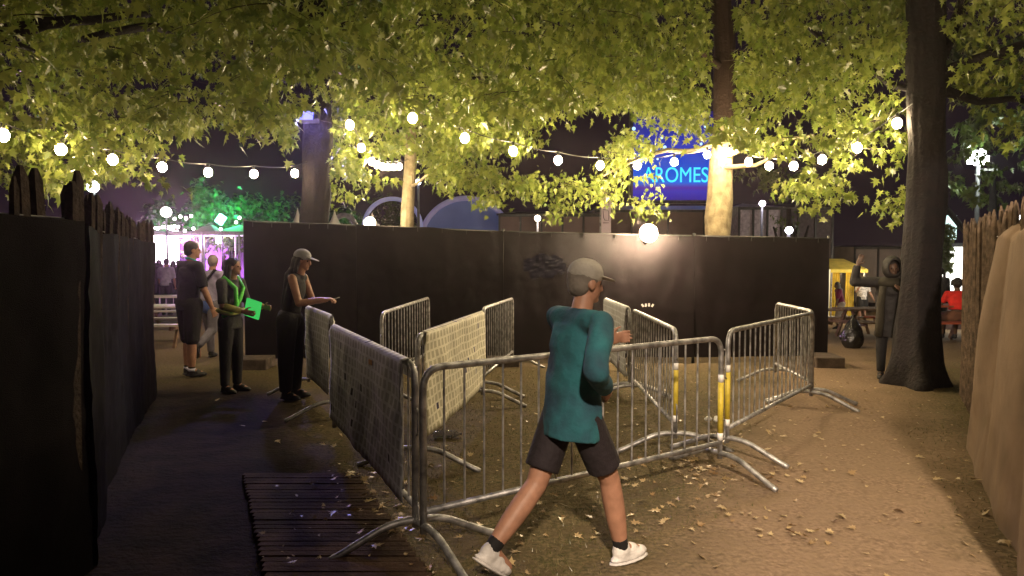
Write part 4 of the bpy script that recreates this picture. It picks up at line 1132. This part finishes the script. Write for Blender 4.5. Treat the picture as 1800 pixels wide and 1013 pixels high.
# stage tent under it, long grey-brown wall
wallm = mat('marquee_wall', (.18, .125, .115), .9, 0, .12, 1.2, .3, 6)
def box_px(name, px0, px1, py0, py1, D, dep, m, parent=None, rz=0):
    a, b_ = P(px0, py1, D), P(px1, py0, D)
    mb = MB().box(((a.x + b_.x) / 2, D + dep / 2, (a.z + b_.z) / 2), (b_.x - a.x, dep, b_.z - a.z), rz); return mb.build(name, m, parent)
def marquee(px0, px1, eave, ridge, D, dep, label, wm, rm, group=None, seams=6, trusses=True):
    a, b_ = X(px0, D), X(px1, D); ze, zr = PZ(eave, D), PZ(ridge, D); g = -.3
    t = thing('marquee', ((a + b_) / 2, D, 0), label, 'marquee', group)
    MB().box(((a + b_) / 2, D + dep / 2, (ze + g) / 2), (b_ - a, dep, ze - g)).build('wall', wm, t)
    r_ = MB(); o_ = .12
    v = [(a - o_, D - o_, ze), (b_ + o_, D - o_, ze), (b_ + o_, D + dep + o_, ze), (a - o_, D + dep + o_, ze), (a + .8, D + dep / 2, zr), (b_ - .8, D + dep / 2, zr)]
    r_.add(v, [(0, 1, 5, 4), (2, 3, 4, 5), (1, 2, 5), (3, 0, 4), (3, 2, 1, 0)]); r_.build('roof', rm, t)
    s = MB()
    for i in range(seams + 1):
        x = a + (b_ - a) * i / seams; s.box((x, D - .035, (ze + g) / 2), (.07, .06, ze - g))
    s.box(((a + b_) / 2, D - .05, ze - .06), (b_ - a, .06, .10)); s.build('poles', DARKSTEEL, t); return t
marquee(1046, 1300, 369, 353, 30, 6, 'long brown walled marquee under the blue screen', wallm, mat('blue_lit_roof', (.10, .10, .22), .5), seams=4)
marquee(878, 1062, 376, 364, 26, 5, 'low brown walled marquee left of the vertical banner', wallm, mat('dark_roof', (.03, .02, .03), .6), seams=5)
marquee(1298, 1372, 364, 351, 27, 4, 'small pale marquee behind the fence beside the white lamp', mat('pale_violet_wall', (.42, .36, .42), .9), mat('pale_roof', (.5, .45, .5), .8), seams=3)
t = marquee(1372, 1462, 365, 352, 29, 4, 'dark walled marquee behind the right end of the fence', mat('dusky_wall', (.07, .055, .065), .9), mat('dark_roof', (.03, .02, .03), .6), seams=3)

# vertical banner with letters lying on their side
D = 17; a, b_ = P(1057, 416, D), P(1074, 345, D)
t = thing('feather_banner', ((a.x + b_.x) / 2, D, 0), 'narrow pale vertical banner with sideways outlined letters above the fence', 'banner')
MB().box(((a.x + b_.x) / 2, D, (a.z + b_.z) / 2), (b_.x - a.x, .03, b_.z - a.z)).build('cloth', mat('pale_violet_banner', (.62, .52, .66), .8, 0, .05, 4), t)
MB().tube([(a.x - .02, D + .03, -.1), (a.x - .02, D + .03, b_.z + .1)], .018, 8).build('pole', GALV, t, True)
lm = mat('banner_ink', (.12, .09, .16), .7); xm = (a.x + b_.x) / 2
def outline(pts): return MB().tube(pts, .009, 6)
def bp_(px, py): return P(px, py, D - .025)
outline([bp_(1060, 352), bp_(1060, 361), bp_(1062, 364), bp_(1067, 364), bp_(1070, 361), bp_(1070, 352)]).build('letter', lm, t, True)
outline([bp_(1060, 370), bp_(1061, 383), bp_(1063, 387), bp_(1070, 388), bp_(1070, 373), bp_(1068, 369), bp_(1061, 369), bp_(1058, 367)]).build('letter', lm, t, True)
outline([bp_(1060, 392), bp_(1070, 392)]).build('letter', lm, t, True)

# arches and the half dome
def arch(cx, cy, rpx, D, tube, label, m, ry=1.0, name='arch'):
    c = P(cx, cy, D); k = D / F; r_ = rpx * k
    pts = [(c.x + r_ * math.cos(a_), D, c.z + r_ * ry * math.sin(a_)) for a_ in [math.pi * i / 36 for i in range(37)]]
    pts = [(pts[0][0], D, 0)] + pts + [(pts[-1][0], D, 0)]
    o = MB().tube(pts, tube, 10).build(name, m, None, True); tag(o, label, 'arch'); return o
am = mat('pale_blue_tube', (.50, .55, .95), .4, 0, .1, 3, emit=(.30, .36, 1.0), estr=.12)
arch(690, 400, 50, 24, .075, 'large pale blue inflatable arch behind the thin lit trunk', am)
arch(605, 398, 19, 27, .10, 'small grey arch between the pale tent tip and the round light', mat('grey_tube', (.4, .38, .45), .5))
D = 27; c = P(820, 418, D); k = D / F
t = thing('half_dome', (c.x, D, 0), 'large blue grey half dome left of the brown marquee', 'dome')
mb = MB(); n1 = 30; n2 = 10; vs = []
for j in range(n2 + 1):
    for i in range(n1 + 1):
        a_ = math.pi * i / n1; q = math.pi / 2 * j / n2; rx = 80 * k; vs.append((c.x - rx * math.cos(a_), D + rx * math.sin(q) * math.sin(a_) , max(.05, c.z - .2) + (78 * k) * math.sin(a_) * math.cos(q)))
mb.add(vs, [(j * (n1 + 1) + i, j * (n1 + 1) + i + 1, (j + 1) * (n1 + 1) + i + 1, (j + 1) * (n1 + 1) + i) for j in range(n2) for i in range(n1)])
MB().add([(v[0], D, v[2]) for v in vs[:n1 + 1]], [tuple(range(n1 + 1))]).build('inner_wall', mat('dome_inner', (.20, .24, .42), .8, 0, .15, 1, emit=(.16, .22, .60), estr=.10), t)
mb.build('shell', am, t, True)
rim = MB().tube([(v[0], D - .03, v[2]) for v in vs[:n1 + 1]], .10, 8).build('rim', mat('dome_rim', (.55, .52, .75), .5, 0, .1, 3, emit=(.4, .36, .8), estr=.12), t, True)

# tent tips
def tip(px, py, pxw, D, label):
    c = P(px, py, D); w_ = pxw * D / F; zb = PZ(404, D); h = c.z - zb
    mb = MB(); n1, n2 = 12, 8; vs = []
    for j in range(n2 + 1):
        f = j / n2; r_ = w_ * (.04 + .96 * f ** 1.5)
        for i in range(n1):
            a_ = 2 * math.pi * i / n1; vs.append((c.x + r_ * math.cos(a_), D + r_ * math.sin(a_), c.z - h * f))
    mb.add(vs, [(j * n1 + i, j * n1 + (i + 1) % n1, (j + 1) * n1 + (i + 1) % n1, (j + 1) * n1 + i) for j in range(n2) for i in range(n1)])
    t = thing('peaked_tent', (c.x, D, 0), label, 'tent', 'small white peaked tents behind the fence')
    mb.build('canopy', WHITECLOTH, t, True)
    p = MB()
    for sx in (-1, 1):
        for sy in (-1, 1): p.tube([(c.x + sx * w_ * .7, D + sy * w_ * .7, zb), (c.x + sx * w_ * .7, D + sy * w_ * .7, 0)], .03, 6)
    p.build('legs', GALV, t)
tip(523, 366, 16, 21, 'pointed white tent tip just left of the dark trunk')
tip(588, 369, 17, 22, 'pointed white tent tip just right of the dark trunk')
tip(654, 374, 20, 20, 'pointed white tent tip with the glaring light at its foot')

def globe(px, py, D, r_, col, s, label, post=True, energy=0, name='globe_lamp', zb=0, group=None):
    c = P(px, py, D); t = thing(name, (c.x, D, zb), label, 'lamp', group)
    MB().ell(c, r_, None, 16, 12).build('globe', emat('glow_%d_%d' % (px, py), col, s), t, True)
    if post: MB().tube([(c.x, D + .02, zb), (c.x, D + .02, c.z - r_ * .8)], [.05, .035], 8).build('post', mat('dim_post', (.07, .07, .08), .6), t, True)
    if energy: point(c + Vector((0, -r_ - .12, 0)), col, energy, r_, 'lamp_glow')
    return t
globe(650, 392, 16, .13, (1, .82, .55), 45, 'glaring round light above the fence left of the thin lit trunk', energy=160)
globe(945, 384, 24, .10, (1, .85, .66), 30, 'white lamp before the brown marquee', energy=60)
globe(1340, 358, 22, .09, (.95, .88, 1), 26, 'white lamp above the small pale marquee', energy=25)
globe(1387, 405, 14, .07, (.90, .85, 1), 30, 'small white lamp just over the fence top at right')
globe(292, 373, 28, .20, (1, .93, .88), 14, 'round globe lamp on a thin post above the tents')
globe(163, 328, 12, .10, (.9, 1, .92), 22, 'white lamp behind the left paling fence')
globe(735, 320, 20, .08, (.85, .9, 1), 12, 'tiny white lamp right of the thin lit trunk')
# flood on a tall post, right
D = 19; c = P(1720, 276, D)
t = thing('floodlight_mast', (c.x, D, -.6), 'floodlight cluster on tall pale post at right edge', 'floodlight')
MB().tube([(c.x, D, -.6), (c.x, D, c.z - .2)], [.07, .05], 10).build('post', mat('dim_post', (.07, .07, .08), .6), t, True)
fm = emat('white_flood', (.95, 1, .92), 14)
for i, (dx, dz) in enumerate(((-.17, -.10), (.02, -.14), (.16, -.05), (-.06, .08), (.10, .12))):
    MB().box(c + Vector((dx, 0, dz)), (.22, .08, .17), R(8 * i)).build('lamp_head', fm, t)
MB().box(c + Vector((.30, 0, -.34)), (.4, .05, .05)).build('arm', GALV, t)
point(c + Vector((0, -.3, -.1)), (.9, 1, .85), 120, .2)
globe(1797, 388, 15, .12, (.9, .92, 1), 14, 'white lamp at the far right edge behind the palings', post=True, zb=-.3)

# left: tents, purple stage glow
D = 34
t = thing('stage_tent', (X(330, D), D, 0), 'open stage tent glowing white and purple at far left', 'stage tent')
purple = mat('purple_wall', (.30, .14, .48), .9, 0, .15, 1)
a = X(225, D); b_ = X(424, D)
MB().box(((a + b_) / 2, D + 4, PZ(412, D) / 2), (b_ - a, .1, PZ(412, D))).build('back_wall', purple, t)
MB().box(((a + b_) / 2, D + 2, PZ(411, D)), (b_ - a, 4.2, .12)).build('ceiling', WHITECLOTH, t)
c = P(283, 432, D + 2)
MB().box(c, (1.75, .12, 1.9)).build('light_screen', emat('stage_white', (1, .86, 1), 9), t)
rf = MB()
def pyr(px0, px1, py0, pyt, D0, dep):
    A_, B_ = P(px0, py0, D0), P(px1, py0, D0); zt = PZ(pyt, D0); zb = A_.z
    rf.add([(A_.x, D0, zb), (B_.x, D0, zb), (B_.x, D0 + dep, zb), (A_.x, D0 + dep, zb), ((A_.x + B_.x) / 2, D0 + dep / 2, zt)], [(0, 1, 4), (1, 2, 4), (2, 3, 4), (3, 0, 4), (3, 2, 1, 0)])
pyr(340, 378, 407, 391, D - .3, 1.1); pyr(378, 424, 407, 393, D - .3, 3); pyr(222, 292, 414, 398, D - .5, 3); rf.build('roof', mat('tent_canvas', (.55, .45, .40), .9, 0, .1, 2), t)
tr = MB()
for px in (258, 352, 357, 414, 420):
    A_ = P(px, 408, D - .1); tr.tube([(A_.x, D - .1, 0), (A_.x, D - .1, A_.z)], .045, 6)
for py in (408, 413):
    A_, B_ = P(258, py, D - .1), P(424, py, D - .1); tr.tube([A_, B_], .035, 6)
for i in range(30):
    A_, B_ = P(258 + i * 5.5, 408, D - .1), P(260.7 + i * 5.5, 413, D - .1); tr.tube([A_, B_], .018, 4)
tr.build('truss', mat('truss_alu', (.6, .6, .62), .4, .5), t)
for px, py, w_, h_, s in ((384, 420, .16, .9, 6), (318, 412, .22, .5, 8)):
    q = P(px, py, D + .3); MB().box(q, (w_ * 1.2, .1, h_ * .5)).build('stage_light', emat('stage_light_glow', (.80, .78, 1), 14), t)
point(P(283, 425, D + .8), (1, .5, 1), 3600, .5, 'stage_glow'); point(P(384, 425, D + 1.2), (.65, .5, 1), 700, .3, 'stage_glow')
point(P(325, 420, D + 1.5), (.85, .35, 1), 1800, .3, 'stage_glow')
# string of small white bulbs over the tents
t = thing('bulb_row', P(255, 399, 33), 'row of small white bulbs over the stage tent', 'string lights')
MB().tube([P(250, 397, 33), P(300, 401, 33), P(345, 400, 33), P(425, 384, 33)], .012, 4).build('cable', sock_m, t)
wb = emat('white_mini_bulb', (1, .95, .95), 9)
for i, (px, py) in enumerate(((260,400),(269,401),(277,402),(286,399),(293,398),(301,399),(307,398),(313,399),(307,385),(317,381),(327,384),(336,380),(415,391),(421,383),(340,402),(325,406),(388,403))):
    MB().ell(P(px, py, 33), .075, None, 8, 6).build('bulb', wb, t, True)
# green spot
c = P(388, 386, 34.5); t = thing('spotlight', c, 'green spotlight shining up into the trees behind the tent', 'spotlight')
MB().box(c, (.35, .2, .45), 0, 0, R(35)).build('lens', emat('green_lens', (.25, 1, .75), 9), t); MB().tube([(c.x, 34.6, 0), c + Vector((0, .15, -.2))], .04, 6).build('stand', DARKSTEEL, t)
point(c + Vector((0, .8, .5)), (.05, 1, .35), 420, .2, 'green_light'); point(P(345, 390, 34.5), (.1, 1, .3), 160, .2, 'green_light'); point(P(480, 385, 36), (.08, 1, .3), 120, .2, 'green_light'); point(P(610, 396, 36), (.1, 1, .3), 50, .2, 'green_light'); point(P(275, 392, 36), (.1, 1, .4), 60, .2, 'green_light')

# picnic tables
def picnic(x, y, rz, label, top_m=WOOD, L=1.8, z=None):
    g = gz(x, y) if z is None else z
    t = thing('picnic_table', (x, y, g), label, 'picnic table', 'picnic tables beyond the fences')
    Mx = Matrix.Translation((x, y, g)) @ Matrix.Rotation(rz, 4, 'Z')
    def bx(c, d, rx=0):
        m_ = MB().box((0, 0, 0), d, 0, rx); mm = MB(); mm.add([Mx @ (Vector(v) + Vector(c)) for v in m_.v], m_.f); return mm
    tp = MB()
    for i in range(5):
        k_ = bx((0, -.30 + i * .15, .74), (L, .138, .035)); tp.add(k_.v, k_.f)
    tp.build('table_top', top_m, t)
    for s in (-1, 1):
        se = MB()
        for i in range(2): k_ = bx((0, s * (.66 + i * .14), .44), (L, .13, .035)); se.add(k_.v, k_.f)
        se.build('seat', top_m, t)
    for s in (-1, 1):
        lg = MB()
        for q in (-1, 1): k_ = bx((s * (L / 2 - .25), q * .32, .36), (.045, .09, .86), q * R(28)); lg.add(k_.v, k_.f)
        k_ = bx((s * (L / 2 - .20), 0, .39), (.04, 1.6, .09)); lg.add(k_.v, k_.f); lg.build('leg_frame', WOOD, t)
pale = mat('pale_table_top', (.55, .48, .46), .5, 0, .15, 6)
picnic(X(262, 13.6), 13.6, .05, 'pale picnic table beside the end of the left fence', pale)
picnic(X(312, 17), 17, .1, 'picnic table behind the tall man', pale)
picnic(X(1478, 22), 22, .1, 'picnic table in front of the yellow stall')
picnic(X(1535, 18.5), 18.5, .15, 'picnic table between trash bag and hooded person')
redw = mat('reddish_bench_wood', (.30, .07, .035), .7, 0, .3, 8)
picnic(X(1690, 14.0) , 14.9, R(3), 'reddish picnic table where the woman in red sits', redw, 2.0)
point(P(300, 340, 15), (1, .78, .5), 60, .3, 'lamp_glow')

# yellow stall
D = 27; c = P(1472, 470, D); g = -.75
t = thing('market_stall', (c.x, D, g), 'yellow canopied stall with hanging yellow curtains', 'stall')
yc = mat('yellow_canvas', (.75, .58, .10), .85, 0, .15, 3, .3, 8)
A_, B_ = P(1440, 470, D), P(1503, 470, D)
mb = MB(); z0, z1 = PZ(473, D), PZ(455, D)
mb.add([(A_.x, D - 1, z0), (B_.x, D - 1, z0), (B_.x, D + 1.2, z0 + .1), (A_.x, D + 1.2, z0 + .1), (A_.x + .3, D + .1, z1), (B_.x - .4, D + .1, z1), (A_.x, D - 1, z0 - .12), (B_.x, D - 1, z0 - .12)], [(0, 1, 5, 4), (1, 2, 5), (2, 3, 4, 5), (3, 0, 4), (0, 6, 7, 1)]); mb.build('canopy', yc, t)
def curtain(px, w_, seed):
    q = P(px, 475, D - .8); m_ = MB(); n1 = 20; vs = []
    for j in range(12):
        for i in range(n1 + 1):
            s = i / n1; sp = 1 + .25 * j / 11; vs.append((q.x + (s - .5) * w_ * sp, D - .8 + .05 * math.sin(s * 22 + seed), g + .25 + (z0 - g - .25) * (1 - j / 11)))
    m_.add(vs, [(j * (n1 + 1) + i, j * (n1 + 1) + i + 1, (j + 1) * (n1 + 1) + i + 1, (j + 1) * (n1 + 1) + i) for j in range(11) for i in range(n1)]); m_.build('curtain', yc, t, True)
curtain(1468, .30, 1); curtain(1494, .28, 3)
MB().box((c.x - .1, D + 1.1, (g + z0) / 2), (1.1, .05, z0 - g)).build('back_panel', emat('stall_lit_panel', (1, .85, .50), 1.3), t)
mb = MB()
for x in (A_.x + .05, B_.x - .1): mb.tube([(x, D - .95, g), (x, D - .95, z0)], .025, 6)
mb.build('poles', GALV, t)
point((c.x, D - .2, z0 - .3), (1, .8, .45), 150, .15, 'stall_light'); point((c.x + .6, D - 2.6, z0 + .2), (1, .8, .5), 130, .15, 'stall_light')
marquee(1502, 1625, 434, 430, 31, 5, 'long grey wall behind the striped shirt man', mat('grey_container', (.20, .165, .16), .8, 0, .1, 2), mat('dark_roof', (.03, .02, .03), .6), seams=3)
# bright white stall at right with screen above
D = 24; a, b_ = P(1640, 575, D), P(1712, 434, D)
t = thing('lit_stall', ((a.x + b_.x) / 2, D, -.75), 'brilliant white lit stall front between trunk and right fence', 'stall')
MB().box(((a.x + b_.x) / 2, D + .5, (PZ(434, D) + PZ(530, D)) / 2), (b_.x - a.x, .1, PZ(434, D) - PZ(530, D))).build('lit_wall', emat('white_glow_wall', (1, 1, .90), 2.6), t)
MB().box(((a.x + b_.x) / 2, D + .2, (PZ(530, D) - .75) / 2 - .0), (b_.x - a.x, .8, PZ(530, D) + .75)).build('counter', mat('stall_counter', (.10, .06, .05), .7), t)
MB().box(((a.x + b_.x) / 2, D + .2, PZ(431, D)), (b_.x - a.x + .4, 1.4, .12)).build('roof', DARKSTEEL, t)
a, b_ = P(1651, 421, D), P(1681, 379, D); s2 = thing('lit_sign', ((a.x + b_.x) / 2, D, 1.7), 'small white and green lit sign above the bright stall', 'sign')
MB().box(((a.x + b_.x) / 2, D, (a.z + b_.z) / 2), (b_.x - a.x, .08, b_.z - a.z)).build('panel', emat('pale_sign_glow', (.75, 1, .95), 1.5), s2)
MB().tube([((a.x + b_.x) / 2, D + .1, -.7), ((a.x + b_.x) / 2, D + .1, b_.z)], .04, 8).build('post', DARKSTEEL, s2)
point(P(1690, 480, D - 1), (1, 1, .9), 150, .3, 'stall_light')
gt = thing('potted_shrub', (X(1664, 22), 22, gz(X(1664, 22), 22)), 'shrub silhouetted before the white stall beside the trunk', 'shrub')
it = []; rr = random.Random(2)
for i in range(420):
    q = P(1661 + rr.gauss(0, 7), rr.uniform(395, 475), 22 + rr.uniform(-.3, .3)); it.append((tuple(q), (rr.gauss(0, 1), rr.gauss(0, 1), -1), (rr.gauss(0, .5), -1, .5), rr.uniform(.12, .24)))
o = bpy.data.objects.new('foliage', leaves_mesh('foliage', it, LEAFD)); C.objects.link(o); attach(o, gt)
MB().tube([(X(1660, 22), 22, -.7), (X(1661, 22), 22, 2.5)], [.05, .02], 6).build('stem', BARKV, gt)
# low brick heap and table under the bench area
# trash bag
x, y = X(1502, 13.2), 13.2; g = gz(x, y); mb = MB()
for i in range(20):
    z = i / 19; r_ = .25 * math.sin(math.pi * min(1, z * .93 + .12)) ** .6 * (1 - .55 * z) + (.04 if z > .93 else 0)
    if i == 0: ring = []
    for j in range(26):
        a_ = 2 * math.pi * j / 26; k_ = 1 + .22 * noise.noise(Vector((math.cos(a_) * 2, math.sin(a_) * 2, z * 4))) + .10 * noise.noise(Vector((math.cos(a_) * 6, math.sin(a_) * 6, z * 9)))
        ring.append((x + r_ * k_ * math.cos(a_), y + r_ * k_ * math.sin(a_) * .8, g + z * .62))
mb.add(ring, [(i * 26 + j, i * 26 + (j + 1) % 26, (i + 1) * 26 + (j + 1) % 26, (i + 1) * 26 + j) for i in range(19) for j in range(26)]); mb.f.append(tuple(range(25, -1, -1))); mb.f.append(tuple(19 * 26 + j for j in range(26)))
tag(mb.build('trash_bag', BLACKPLASTIC, None, True), 'full shiny black trash bag standing on the path beyond the gap', 'trash bag')
# litter
x, y = X(785, 6.5), 6.5; g = gz(x, y); mb = MB(); mb.tube([(x - .13, y, g + .04), (x - .11, y, g + .04), (x - .02, y + .02, g + .04), (x + .07, y + .03, g + .038), (x + .10, y + .035, g + .037), (x + .13, y + .04, g + .036)], [.028, .036, .034, .035, .014, .012], 14)
pl = mat('clear_plastic', (.5, .5, .55), .08, 0, .1, 8, .8, 30); pl.node_tree.nodes['Principled BSDF'].inputs['Transmission Weight'].default_value = .8
tag(mb.build('plastic_bottle', pl, None, True), 'crushed clear plastic bottle lying inside the queue', 'bottle')
x, y = X(1252, 7.0), 7.0; g = gz(x, y); mb = MB()
for i in range(5): mb.ell((x + rl.gauss(0, .04), y + rl.gauss(0, .03), g + .04 + rl.uniform(0, .04)), (.03, .025, .022), None, 8, 6)
tag(blob('tissue', mb, mat('white_paper', (.7, .7, .66), .9), None, .012, 1), 'crumpled white tissue on the grass behind the front barrier', 'tissue')

# ------------------------------------------------------------------ thin haze added to give the lamps a halo
m = bpy.data.materials.new('halo_haze'); m.use_nodes = True; n = m.node_tree.nodes; l = m.node_tree.links; n.remove(n['Principled BSDF'])
v = n.new('ShaderNodeVolumePrincipled'); v.inputs['Color'].default_value = (.95, .80, .80, 1); v.inputs['Density'].default_value = .0008; v.inputs['Anisotropy'].default_value = .90
l.new(v.outputs[0], n['Material Output'].inputs['Volume'])
o = MB().box((0, 18, 5.5), (70, 66, 14)).build('haze', m); tag(o, kind='stuff')
